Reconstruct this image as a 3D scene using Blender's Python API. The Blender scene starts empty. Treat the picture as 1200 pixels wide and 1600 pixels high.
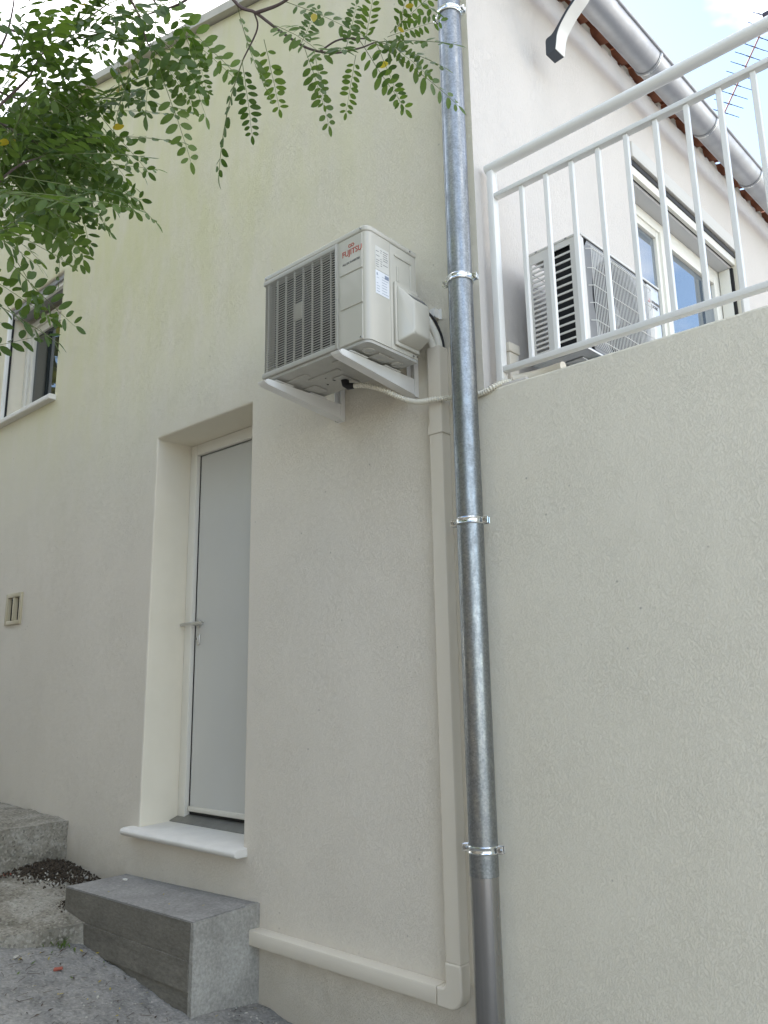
import bpy, bmesh, math, random
from mathutils import Vector, Matrix, Euler, noise as mnoise
from math import sin, cos, pi, radians
random.seed(7)
SC = bpy.context.scene
COL = SC.collection

# ------------------------------------------------------------------ camera
cd_ = bpy.data.cameras.new('camera'); cam = bpy.data.objects.new('camera', cd_); COL.objects.link(cam)
Rm = Matrix(((0.747322, 0.154714, 0.646199), (0.664251, -0.149426, -0.732423), (-0.016757, 0.976594, -0.214439)))
cam.matrix_world = Matrix.Translation((0, -2.45, 1.5)) @ Rm.to_4x4()
cd_.sensor_width = 36; cd_.sensor_fit = 'AUTO'; cd_.lens = 1223.75/1600*36
cd_.clip_start = 0.02; cd_.clip_end = 500
SC.camera = cam

# ------------------------------------------------------------------ light
SUN_EL, SUN_AZ = 38.0, 152.0      # azimuth of the sun measured from +X towards +Y
w = bpy.data.worlds.new('World'); SC.world = w; w.use_nodes = True
nt = w.node_tree; nt.nodes.clear()
def N(nt, t, **k):
    n = nt.nodes.new(t)
    for a, v in k.items():
        if a == 'ins':
            for i, x in v.items(): n.inputs[i].default_value = x
        else: setattr(n, a, v)
    return n
L = lambda nt, a, b: nt.links.new(a, b)
sky = N(nt, 'ShaderNodeTexSky', sky_type='NISHITA', sun_disc=False, sun_elevation=radians(SUN_EL), sun_rotation=radians(90-SUN_AZ), air_density=1.0, dust_density=0.4, ozone_density=1.0)
tc = N(nt, 'ShaderNodeTexCoord')
mp = N(nt, 'ShaderNodeMapping', ins={'Location': (-1.962, 0.293, 1.218), 'Scale': (1, 1, 1.6)})
nz = N(nt, 'ShaderNodeTexNoise', ins={'Scale': 2.1, 'Detail': 6.0, 'Roughness': 0.52, 'Distortion': 0.15})
rp = N(nt, 'ShaderNodeValToRGB')
rp.color_ramp.elements[0].position = 0.44; rp.color_ramp.elements[1].position = 0.56
mx = N(nt, 'ShaderNodeMix', data_type='RGBA')
mx.inputs['B'].default_value = (6.9, 6.75, 6.45, 1)
bg = N(nt, 'ShaderNodeBackground', ins={'Strength': 0.14}); out = N(nt, 'ShaderNodeOutputWorld')
L(nt, tc.outputs['Generated'], mp.inputs['Vector']); L(nt, mp.outputs[0], nz.inputs['Vector']); L(nt, nz.outputs[0], rp.inputs[0])
L(nt, rp.outputs[0], mx.inputs['Factor']); L(nt, sky.outputs[0], mx.inputs['A']); L(nt, mx.outputs['Result'], bg.inputs['Color']); L(nt, bg.outputs[0], out.inputs[0])
sl = bpy.data.lights.new('sun', 'SUN'); sl.energy = 4.6; sl.angle = radians(0.53); sl.color = (1.0, 0.94, 0.85)
so = bpy.data.objects.new('sun', sl); COL.objects.link(so)
sd = Vector((cos(radians(SUN_EL))*cos(radians(SUN_AZ)), cos(radians(SUN_EL))*sin(radians(SUN_AZ)), sin(radians(SUN_EL))))
so.rotation_euler = sd.to_track_quat('Z', 'Y').to_euler(); so.location = (-5, 8, 12)
vs = SC.view_settings
SC.display_settings.display_device = 'sRGB'
vs.view_transform = 'Standard'; vs.look = 'None'; vs.gamma = 1; vs.use_curve_mapping = False
vs.exposure = 1.8

# ------------------------------------------------------------------ frames and helpers
ANG = radians(3.53)
K0 = Vector((-1.6244, 0, 0))                       # the house corner
FR = {'W': Matrix.Identity(4),
      'C': Matrix.Translation(K0) @ Matrix.Rotation(-ANG, 4, 'Z')}   # local x out of the terrace facade, y along it, z up
BASE = {}
def tag(o, label=None, cat=None, group=None, kind=None):
    if label: o['label'] = label
    if cat: o['category'] = cat
    if group: o['group'] = group
    if kind: o['kind'] = kind
    return o
def thing(name, base, label, cat, group=None, fr='W'):
    o = bpy.data.objects.new(name, None); COL.objects.link(o)
    o.empty_display_size = 0.1
    o.matrix_world = FR[fr] @ Matrix.Translation(base)
    BASE[o.name] = Vector(base); tag(o, label, cat, group)
    return o
def link(name, me, parent=None, base=None, loc=None):
    o = bpy.data.objects.new(name, me); COL.objects.link(o)
    if parent is not None:
        o.parent = parent; BASE[o.name] = BASE[parent.name]
    else:
        BASE[o.name] = Vector(base or (0, 0, 0))
    if loc is not None: o.location = loc
    return o
def mesh(name, bm, mats, smooth=False, angle=35):
    bmesh.ops.recalc_face_normals(bm, faces=bm.faces[:])
    me = bpy.data.meshes.new(name); bm.to_mesh(me); bm.free()
    for m in (mats if isinstance(mats, (list, tuple)) else [mats]): me.materials.append(m)
    if smooth:
        me.polygons.foreach_set('use_smooth', [True]*len(me.polygons))
        me.set_sharp_from_angle(angle=radians(angle))
    return me
def part(name, bm, mats, parent, smooth=True, label=None, angle=35):
    bm.transform(Matrix.Translation(-BASE[parent.name]))
    o = link(name, mesh(name, bm, mats, smooth, angle), parent)
    if label: o['label'] = label
    return o
def solo(name, bm, mats, base, label, cat, group=None, fr='W', smooth=True, kind=None):
    bm.transform(Matrix.Translation(-Vector(base)))
    o = link(name, mesh(name, bm, mats, smooth), None, base)
    o.matrix_world = FR[fr] @ Matrix.Translation(base)
    return tag(o, label, cat, group, kind)
def NB(): return bmesh.new()
def box(bm, x0, x1, y0, y1, z0, z1, r=0, seg=2, mi=0):
    ge = bmesh.ops.create_cube(bm, size=1)['verts']
    for v in ge:
        v.co = Vector(((x0+x1)/2+v.co.x*(x1-x0), (y0+y1)/2+v.co.y*(y1-y0), (z0+z1)/2+v.co.z*(z1-z0)))
    fs = set(f for v in ge for f in v.link_faces)
    if mi:
        for f in fs: f.material_index = mi
    if r > 0:
        es = set(e for v in ge for e in v.link_edges)
        bmesh.ops.bevel(bm, geom=list(es), offset=min(r, .49*min(x1-x0, y1-y0, z1-z0)), segments=seg, affect='EDGES', profile=0.5)
    return bm
def B(*a, **k): return box(NB(), *a, **k)
def prism(bm, pts, axis, a, b, mi=0):
    """polygon in the two other axes, extruded from a to b"""
    def P(p, t):
        return Vector((t, p[0], p[1])) if axis == 'x' else Vector((p[0], t, p[1])) if axis == 'y' else Vector((p[0], p[1], t))
    A = [bm.verts.new(P(p, a)) for p in pts]; Bv = [bm.verts.new(P(p, b)) for p in pts]
    n = len(pts); fs = []
    for i in range(n): fs.append(bm.faces.new((A[i], A[(i+1) % n], Bv[(i+1) % n], Bv[i])))
    fs.append(bm.faces.new(A[::-1])); fs.append(bm.faces.new(Bv))
    for f in fs: f.material_index = mi
    return bm
def tube(bm, pts, r, n=12, cap=True, mi=0, closed=False):
    pts = [Vector(p) for p in pts]; m = len(pts)
    rr = r if isinstance(r, (list, tuple)) else [r]*m
    t0 = (pts[1]-pts[0]).normalized()
    up = Vector((0, 0, 1)) if abs(t0.z) < .9 else Vector((1, 0, 0))
    u = t0.cross(up).normalized(); rings = []
    for i, p in enumerate(pts):
        if closed: t = (pts[(i+1) % m]-pts[i-1]).normalized()
        else: t = (pts[min(i+1, m-1)]-pts[max(i-1, 0)]).normalized()
        u = (u - t*u.dot(t)).normalized(); v = t.cross(u)
        rings.append([bm.verts.new(p+(u*cos(2*pi*k/n)+v*sin(2*pi*k/n))*rr[i]) for k in range(n)])
    for i in range(m if closed else m-1):
        a, b = rings[i], rings[(i+1) % m]
        for k in range(n):
            f = bm.faces.new((a[k], a[(k+1) % n], b[(k+1) % n], b[k])); f.material_index = mi
    if cap and not closed:
        bm.faces.new(rings[0][::-1]).material_index = mi; bm.faces.new(rings[-1]).material_index = mi
    return bm
def T(*a, **k): return tube(NB(), *a, **k)
def smoothpath(pts, k=6):
    """Catmull-Rom"""
    P = [Vector(p) for p in pts]; P = [2*P[0]-P[1]]+P+[2*P[-1]-P[-2]]; out = []
    for i in range(1, len(P)-2):
        for j in range(k):
            t = j/k
            out.append(0.5*((2*P[i])+(P[i+1]-P[i-1])*t+(2*P[i-1]-5*P[i]+4*P[i+1]-P[i+2])*t*t+(3*P[i]-P[i-1]-3*P[i+1]+P[i+2])*t**3))
    out.append(P[-2]); return out
def holewall(u0, u1, v0, v1, holes, depth, P):
    """facade sheet with openings and their reveals; P(u,v,d) -> point, d inward. holes = (u0,u1,v0,v1,depth)"""
    bm = NB(); cache = {}
    def V(u, v, d):
        k = (round(u, 5), round(v, 5), round(d, 5))
        if k not in cache: cache[k] = bm.verts.new(P(u, v, d))
        return cache[k]
    us = sorted({u0, u1, *[h[0] for h in holes], *[h[1] for h in holes]}); vs_ = sorted({v0, v1, *[h[2] for h in holes], *[h[3] for h in holes]})
    inh = lambda u, v: any(h[0] < u < h[1] and h[2] < v < h[3] for h in holes)
    for a, b in zip(us, us[1:]):
        for c, d in zip(vs_, vs_[1:]):
            if not inh((a+b)/2, (c+d)/2): bm.faces.new((V(a, c, 0), V(b, c, 0), V(b, d, 0), V(a, d, 0)))
    for h in holes:
        hd = h[4] if len(h) > 4 else depth
        ua = [u for u in us if h[0] <= u <= h[1]]; va = [v for v in vs_ if h[2] <= v <= h[3]]
        for a, b in zip(ua, ua[1:]):
            for v in (h[2], h[3]): bm.faces.new((V(a, v, 0), V(b, v, 0), V(b, v, hd), V(a, v, hd)))
        for a, b in zip(va, va[1:]):
            for u in (h[0], h[1]): bm.faces.new((V(u, a, 0), V(u, b, 0), V(u, b, hd), V(u, a, hd)))
    return bm
def bevel_mod(o, wd, seg=2, ang=40):
    m = o.modifiers.new('soft edges', 'BEVEL'); m.width = wd; m.segments = seg; m.limit_method = 'ANGLE'; m.angle_limit = radians(ang); m.harden_normals = False
    return o
def lathe(bm, prof, c, n=24, axis='z', mi=0):
    rings = []
    for r, h in prof:
        ring = []
        for k in range(n):
            a = 2*pi*k/n
            p = (r*cos(a), r*sin(a), h) if axis == 'z' else (h, r*cos(a), r*sin(a)) if axis == 'x' else (r*cos(a), h, r*sin(a))
            ring.append(bm.verts.new(Vector(c)+Vector(p)))
        rings.append(ring)
    for a, b in zip(rings, rings[1:]):
        for k in range(n): bm.faces.new((a[k], a[(k+1) % n], b[(k+1) % n], b[k])).material_index = mi
    bm.faces.new(rings[0][::-1]).material_index = mi; bm.faces.new(rings[-1]).material_index = mi
    return bm
def text_bm(s, size, wscale=1.0, depth=0.0008, shear=0):
    cu = bpy.data.curves.new('lettering', 'FONT'); cu.body = s; cu.size = size; cu.extrude = depth; cu.shear = shear; cu.resolution_u = 4
    o = bpy.data.objects.new('lettering', cu); COL.objects.link(o)
    dg = bpy.context.evaluated_depsgraph_get(); me = bpy.data.meshes.new_from_object(o.evaluated_get(dg))
    bm = NB(); bm.from_mesh(me); bpy.data.objects.remove(o); bpy.data.meshes.remove(me); bpy.data.curves.remove(cu)
    bm.transform(Matrix.Diagonal((wscale, 1, 1, 1)))
    return bm

# ------------------------------------------------------------------ materials
def mat(name, col, rough=0.6, metal=0.0, var=None, vscale=3.0, vstretch=(1, 1, 1), bump=0.0, bscale=80.0, bdist=0.002, spec=0.5, rvar=0.0, coat=0.0, ior=1.45, detail=4.0):
    m = bpy.data.materials.new(name); m.use_nodes = True; nt = m.node_tree
    p = nt.nodes['Principled BSDF']
    p.inputs['Base Color'].default_value = (*col, 1); p.inputs['Roughness'].default_value = rough; p.inputs['Metallic'].default_value = metal
    p.inputs['Specular IOR Level'].default_value = spec; p.inputs['Coat Weight'].default_value = coat; p.inputs['IOR'].default_value = ior
    tc = N(nt, 'ShaderNodeTexCoord')
    if var or rvar:
        mp = N(nt, 'ShaderNodeMapping', ins={'Scale': vstretch}); L(nt, tc.outputs['Object'], mp.inputs[0])
        nz = N(nt, 'ShaderNodeTexNoise', ins={'Scale': vscale, 'Detail': detail, 'Roughness': 0.6}); L(nt, mp.outputs[0], nz.inputs[0])
        rp = N(nt, 'ShaderNodeMapRange', ins={1: 0.3, 2: 0.7}); L(nt, nz.outputs[0], rp.inputs[0])
        if var:
            mx = N(nt, 'ShaderNodeMix', data_type='RGBA'); mx.inputs['A'].default_value = (*col, 1); mx.inputs['B'].default_value = (*var, 1)
            L(nt, rp.outputs[0], mx.inputs['Factor']); L(nt, mx.outputs['Result'], p.inputs['Base Color'])
        if rvar:
            rr = N(nt, 'ShaderNodeMapRange', ins={3: rough-rvar, 4: rough+rvar}); L(nt, rp.outputs[0], rr.inputs[0]); L(nt, rr.outputs[0], p.inputs['Roughness'])
    if bump:
        nb = N(nt, 'ShaderNodeTexNoise', ins={'Scale': bscale, 'Detail': 4.0, 'Roughness': 0.6}); L(nt, tc.outputs['Object'], nb.inputs[0])
        bp = N(nt, 'ShaderNodeBump', ins={'Strength': bump, 'Distance': bdist}); L(nt, nb.outputs[0], bp.inputs['Height']); L(nt, bp.outputs[0], p.inputs['Normal'])
    return m
def stucco(name, col, var, wscale, strength, rot, stretch=0.45, dist=0.003, thin=0.05, pits=0.0, stain_leaf_light=None, stain0=0.0):
    """scratched render: short worm strokes over a fine grain"""
    m = bpy.data.materials.new(name); m.use_nodes = True; nt = m.node_tree
    p = nt.nodes['Principled BSDF']; p.inputs['Roughness'].default_value = 0.92; p.inputs['Specular IOR Level'].default_value = 0.2
    tc = N(nt, 'ShaderNodeTexCoord')
    mp = N(nt, 'ShaderNodeMapping', ins={'Rotation': rot, 'Scale': (1, 1, stretch)}); L(nt, tc.outputs['Object'], mp.inputs[0])
    n1 = N(nt, 'ShaderNodeTexNoise', ins={'Scale': wscale, 'Detail': 3.0, 'Roughness': 0.6, 'Distortion': 0.15}); L(nt, mp.outputs[0], n1.inputs[0])
    a = N(nt, 'ShaderNodeMath', operation='SUBTRACT', ins={1: 0.5}); L(nt, n1.outputs[0], a.inputs[0])
    b = N(nt, 'ShaderNodeMath', operation='ABSOLUTE'); L(nt, a.outputs[0], b.inputs[0])
    r1 = N(nt, 'ShaderNodeMapRange', ins={1: 0.0, 2: thin, 3: 0.0, 4: 1.0}); L(nt, b.outputs[0], r1.inputs[0])
    # strokes come in patches
    n3 = N(nt, 'ShaderNodeTexNoise', ins={'Scale': 4.0, 'Detail': 3.0}); L(nt, tc.outputs['Object'], n3.inputs[0])
    r3 = N(nt, 'ShaderNodeMapRange', ins={1: 0.3, 2: 0.7, 3: 0.4, 4: 0.75}); L(nt, n3.outputs[0], r3.inputs[0])
    inv = N(nt, 'ShaderNodeMath', operation='SUBTRACT', ins={0: 1.0}); L(nt, r1.outputs[0], inv.inputs[1])
    st = N(nt, 'ShaderNodeMath', operation='MULTIPLY'); L(nt, inv.outputs[0], st.inputs[0]); L(nt, r3.outputs[0], st.inputs[1])
    n2 = N(nt, 'ShaderNodeTexNoise', ins={'Scale': wscale*1.5, 'Detail': 4.0, 'Roughness': 0.7}); L(nt, mp.outputs[0], n2.inputs[0])
    h = N(nt, 'ShaderNodeMath', operation='MULTIPLY', ins={1: 1.1}); L(nt, n2.outputs[0], h.inputs[0])
    h2 = N(nt, 'ShaderNodeMath', operation='SUBTRACT'); L(nt, h.outputs[0], h2.inputs[0]); L(nt, st.outputs[0], h2.inputs[1])
    bp = N(nt, 'ShaderNodeBump', ins={'Strength': strength, 'Distance': dist}); L(nt, h2.outputs[0], bp.inputs['Height']); L(nt, bp.outputs[0], p.inputs['Normal'])
    # broad tone, vertical weather streaks
    mp2 = N(nt, 'ShaderNodeMapping', ins={'Scale': (1, 1, 0.3)}); L(nt, tc.outputs['Object'], mp2.inputs[0])
    n4 = N(nt, 'ShaderNodeTexNoise', ins={'Scale': 1.6, 'Detail': 5.0, 'Roughness': 0.62}); L(nt, mp2.outputs[0], n4.inputs[0])
    r4 = N(nt, 'ShaderNodeMapRange', ins={1: 0.3, 2: 0.7}); L(nt, n4.outputs[0], r4.inputs[0])
    mx = N(nt, 'ShaderNodeMix', data_type='RGBA'); mx.inputs['A'].default_value = (*col, 1); mx.inputs['B'].default_value = (*var, 1); L(nt, r4.outputs[0], mx.inputs['Factor'])
    last = mx.outputs['Result']
    if stain_leaf_light:      # rain stains plus yellow-green light off the leaves painted in: (x centre, half width, z top, z bottom, colour)
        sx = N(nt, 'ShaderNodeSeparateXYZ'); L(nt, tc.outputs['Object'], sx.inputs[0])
        xd = N(nt, 'ShaderNodeMath', operation='SUBTRACT', ins={1: stain_leaf_light[0]}); L(nt, sx.outputs[0], xd.inputs[0])
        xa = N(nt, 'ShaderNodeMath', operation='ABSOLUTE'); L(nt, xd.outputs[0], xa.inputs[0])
        xm = N(nt, 'ShaderNodeMapRange', interpolation_type='SMOOTHSTEP', ins={1: 0.0, 2: stain_leaf_light[1], 3: 1.0, 4: 0.0}); L(nt, xa.outputs[0], xm.inputs[0])
        zm = N(nt, 'ShaderNodeMapRange', interpolation_type='SMOOTHSTEP', ins={1: stain_leaf_light[3], 2: stain_leaf_light[2], 3: 0.0, 4: 1.0}); L(nt, sx.outputs[2], zm.inputs[0])
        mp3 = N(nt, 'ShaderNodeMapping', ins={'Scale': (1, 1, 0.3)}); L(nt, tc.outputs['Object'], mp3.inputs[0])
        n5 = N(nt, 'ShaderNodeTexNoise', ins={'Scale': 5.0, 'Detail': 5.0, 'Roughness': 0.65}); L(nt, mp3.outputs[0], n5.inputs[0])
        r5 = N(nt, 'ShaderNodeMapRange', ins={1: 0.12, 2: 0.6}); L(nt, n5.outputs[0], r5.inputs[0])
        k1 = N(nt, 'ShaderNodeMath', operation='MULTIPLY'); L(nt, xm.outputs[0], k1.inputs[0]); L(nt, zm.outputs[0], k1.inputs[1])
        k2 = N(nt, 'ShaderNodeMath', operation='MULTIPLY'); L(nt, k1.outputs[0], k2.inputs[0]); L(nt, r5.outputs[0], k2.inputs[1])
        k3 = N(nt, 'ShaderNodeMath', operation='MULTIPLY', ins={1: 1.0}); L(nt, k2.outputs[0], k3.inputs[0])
        ms = N(nt, 'ShaderNodeMix', data_type='RGBA'); ms.inputs['B'].default_value = (*stain_leaf_light[4], 1); L(nt, k3.outputs[0], ms.inputs['Factor']); L(nt, last, ms.inputs['A']); last = ms.outputs['Result']
    if pits:
        sx2 = N(nt, 'ShaderNodeSeparateXYZ'); L(nt, tc.outputs['Object'], sx2.inputs[0])
        n6 = N(nt, 'ShaderNodeTexNoise', ins={'Scale': 7.0, 'Detail': 6.0, 'Roughness': 0.7}); L(nt, tc.outputs['Object'], n6.inputs[0])
        # object space starts at the thing's base, so low heights are the splash zone; the stain climbs with x like the lane
        hx = N(nt, 'ShaderNodeMath', operation='MULTIPLY_ADD', ins={1: 0.13, 2: stain0}); L(nt, sx2.outputs[0], hx.inputs[0])
        hz = N(nt, 'ShaderNodeMath', operation='ADD'); L(nt, sx2.outputs[2], hz.inputs[0]); L(nt, hx.outputs[0], hz.inputs[1])
        hn = N(nt, 'ShaderNodeMath', operation='MULTIPLY_ADD', ins={1: -0.5}); L(nt, n6.outputs[0], hn.inputs[0]); L(nt, hz.outputs[0], hn.inputs[2])
        rs = N(nt, 'ShaderNodeMapRange', interpolation_type='SMOOTHSTEP', ins={1: -0.25, 2: 0.16, 3: 0.55, 4: 0.0}); L(nt, hn.outputs[0], rs.inputs[0])
        md = N(nt, 'ShaderNodeMix', data_type='RGBA'); md.inputs['B'].default_value = (0.48, 0.43, 0.34, 1); L(nt, rs.outputs[0], md.inputs['Factor']); L(nt, last, md.inputs['A']); last = md.outputs['Result']
        vo = N(nt, 'ShaderNodeTexVoronoi', ins={'Scale': 9.0, 'Randomness': 1.0}); L(nt, tc.outputs['Object'], vo.inputs[0])
        rv = N(nt, 'ShaderNodeMapRange', ins={1: 0.02, 2: 0.05, 3: pits, 4: 0.0}); L(nt, vo.outputs['Distance'], rv.inputs[0])
        mx2 = N(nt, 'ShaderNodeMix', data_type='RGBA'); mx2.inputs['B'].default_value = (0.06, 0.05, 0.04, 1); L(nt, last, mx2.inputs['A']); L(nt, rv.outputs[0], mx2.inputs['Factor']); last = mx2.outputs['Result']
    L(nt, last, p.inputs['Base Color'])
    return m
M = {}
M['wallA'] = stucco('cream render', (0.74, 0.69, 0.60), (0.70, 0.65, 0.56), 100, 0.7, (0, radians(55), 0), 0.5, 0.0034, 0.045, stain0=0.02, pits=0.35, stain_leaf_light=(-3.0, 5.5, 4.6, 2.0, (0.64, 0.62, 0.385)))
M['wallB'] = stucco('scratched terrace render', (0.77, 0.725, 0.61), (0.73, 0.685, 0.57), 125, 0.7, (0, radians(-32), 0), 0.45, 0.0028, 0.04, pits=0.4, stain0=-1.0)
M['wallC'] = stucco('pale render', (0.64, 0.60, 0.56), (0.60, 0.565, 0.525), 80, 0.6, (0, 0, 0), 0.3, 0.003, 0.05)
M['reveal'] = mat('smooth cream plaster', (0.77, 0.72, 0.60), 0.85, var=(0.73, 0.68, 0.56), vscale=4, bump=0.15, bscale=60)
M['stone'] = mat('white sill stone', (0.74, 0.72, 0.67), 0.6, var=(0.66, 0.64, 0.6), vscale=9, bump=0.1, bscale=90)
M['pvc'] = mat('cream trunking plastic', (0.68, 0.63, 0.535), 0.42, var=(0.65, 0.60, 0.505), vscale=2)
M['white'] = mat('white lacquer', (0.80, 0.79, 0.76), 0.32, var=(0.75, 0.745, 0.715), vscale=3)
M['frame'] = mat('white window plastic', (0.74, 0.72, 0.65), 0.35)
M['trim'] = mat('grey plaster band', (0.58, 0.57, 0.54), 0.85, bump=0.15, bscale=70)
M['door'] = mat('pale grey door sheet', (0.60, 0.60, 0.57), 0.4, var=(0.57, 0.57, 0.545), vscale=1.3, bump=0.12, bscale=3.0, bdist=0.01)
M['thr'] = mat('dull threshold metal', (.30, .30, .28), .5, .6, var=(.22, .22, .21), vscale=12)
M['alu'] = mat('brushed aluminium', (0.62, 0.62, 0.61), 0.35, 1.0)
M['dark'] = mat('black rubber and gap shade', (0.012, 0.012, 0.013), 0.6)  # also painted into gaps and recesses as their shade
M['rubber'] = mat('dark grey plastic', (0.035, 0.04, 0.05), 0.5)
M['charcoal'] = mat('anthracite lacquer', (0.045, 0.055, 0.07), 0.4)
M['acbody'] = mat('beige appliance lacquer', (0.52, 0.50, 0.435), 0.24, var=(0.50, 0.475, 0.41), vscale=2, coat=0.3)
M['acgrille'] = mat('beige grille plastic', (0.40, 0.385, 0.335), 0.42)
M['acpan'] = mat('grey base sheet', (0.50, 0.49, 0.45), 0.4, var=(0.42, 0.41, 0.37), vscale=7)
M['coil'] = mat('dark coil fins', (0.02, 0.022, 0.025), 0.6, 0.3)
M['unitbody'] = mat('white appliance lacquer', (0.66, 0.65, 0.62), 0.25, coat=0.3)
M['shroud'] = mat('grey fan shroud', (0.24, 0.245, 0.25), 0.4)
M['unitpan'] = mat('bare galvanised sheet', (0.42, 0.44, 0.46), 0.3, 0.9, var=(0.3, 0.32, 0.34), vscale=6)
M['red'] = mat('red print', (0.42, 0.055, 0.025), 0.5)
M['redmark'] = mat('red emblem print', (0.62, 0.03, 0.04), 0.5)
M['ink'] = mat('grey print and grip shade', (0.12, 0.12, 0.12), 0.6)
M['sticker'] = mat('white sticker', (0.76, 0.78, 0.82), 0.18, coat=0.6)
M['inkblue'] = mat('blue grey print', (0.22, 0.26, 0.34), 0.5)
M['zinc'] = mat('zinc sheet', (0.50, 0.51, 0.53), 0.42, 0.85, var=(0.40, 0.41, 0.44), vscale=6, rvar=0.1)
M['clamp'] = mat('bright zinc plating', (0.72, 0.74, 0.74), 0.2, 1.0, rvar=0.06, vscale=30)
M['steel'] = mat('smooth steel', (0.42, 0.415, 0.41), 0.25, 1.0, var=(0.33, 0.33, 0.335), vscale=8, vstretch=(1, 1, .2), rvar=0.1)
M['hose'] = mat('ivory corrugated plastic', (0.70, 0.67, 0.57), 0.5)
M['foam'] = mat('white pipe insulation', (0.76, 0.74, 0.66), 0.7, bump=0.2, bscale=200)
M['copper'] = mat('copper', (0.62, 0.25, 0.16), 0.35, 1.0)
M['tile'] = mat('terracotta', (0.30, 0.115, 0.06), 0.85, var=(0.19, 0.075, 0.045), vscale=9, bump=0.3, bscale=90)
M['hollow_shade'] = mat('mortar and hollow shade', (0.03, 0.02, 0.018), 0.95, var=(0.08, 0.06, 0.05), vscale=14, bump=0.6, bscale=60, bdist=.01)  # near-black tone stands in for shade in the tile hollows
M['soffit'] = mat('weathered soffit', (0.5, 0.48, 0.42), 0.9, var=(0.42, 0.41, 0.36), vscale=6)
M['bark'] = mat('grey bark', (0.12, 0.09, 0.075), 0.9, var=(0.07, 0.05, 0.045), vscale=20, vstretch=(1, 1, .3), bump=0.6, bscale=50, bdist=.006)
M['twig'] = mat('purple brown twig', (0.085, 0.055, 0.055), 0.75, var=(0.13, 0.10, 0.09), vscale=30)
M['antenna'] = mat('antenna elements', (0.05, 0.045, 0.06), 0.5, 0.6)
M['boom'] = mat('antenna boom', (0.32, 0.17, 0.15), 0.5)
def glass(name, col, ior):
    m = mat(name, col, 0.015, spec=0.5, ior=ior); return m
M['glass'] = glass('window glass', (0.02, 0.026, 0.026), 1.6)
M['glassC'] = glass('terrace window glass', (0.10, 0.13, 0.16), 3.0)
def galv():
    m = bpy.data.materials.new('galvanised spangle'); m.use_nodes = True; nt = m.node_tree; p = nt.nodes['Principled BSDF']
    p.inputs['Metallic'].default_value = 1.0
    tc = N(nt, 'ShaderNodeTexCoord')
    vo = N(nt, 'ShaderNodeTexVoronoi', ins={'Scale': 160.0}); L(nt, tc.outputs['Object'], vo.inputs[0])
    mp = N(nt, 'ShaderNodeMapping', ins={'Scale': (1, 1, .45)}); L(nt, tc.outputs['Object'], mp.inputs[0])
    nz = N(nt, 'ShaderNodeTexNoise', ins={'Scale': 26.0, 'Detail': 6.0, 'Roughness': 0.7}); L(nt, mp.outputs[0], nz.inputs[0])
    r = N(nt, 'ShaderNodeMapRange', ins={1: 0.35, 2: 0.68}); L(nt, nz.outputs[0], r.inputs[0])
    mx = N(nt, 'ShaderNodeMix', data_type='RGBA'); mx.inputs['A'].default_value = (0.29, 0.305, 0.315, 1); mx.inputs['B'].default_value = (0.38, 0.40, 0.41, 1); L(nt, r.outputs[0], mx.inputs['Factor'])
    sp = N(nt, 'ShaderNodeMix', data_type='RGBA', blend_type='MULTIPLY', ins={}); sp.inputs['Factor'].default_value = 0.25; L(nt, mx.outputs['Result'], sp.inputs['A']); sg = N(nt, 'ShaderNodeSeparateColor'); L(nt, vo.outputs['Color'], sg.inputs[0]); L(nt, sg.outputs[0], sp.inputs['B'])
    L(nt, sp.outputs['Result'], p.inputs['Base Color'])
    rr = N(nt, 'ShaderNodeMapRange', ins={3: 0.5, 4: 0.27}); L(nt, r.outputs[0], rr.inputs[0]); L(nt, rr.outputs[0], p.inputs['Roughness'])
    ad = N(nt, 'ShaderNodeMath', operation='MULTIPLY_ADD', ins={1: 0.4}); L(nt, vo.outputs['Distance'], ad.inputs[0]); L(nt, nz.outputs[0], ad.inputs[2])
    bp = N(nt, 'ShaderNodeBump', ins={'Strength': 0.35, 'Distance': 0.0012}); L(nt, ad.outputs[0], bp.inputs['Height']); L(nt, bp.outputs[0], p.inputs['Normal'])
    return m
M['galv'] = galv()
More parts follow.
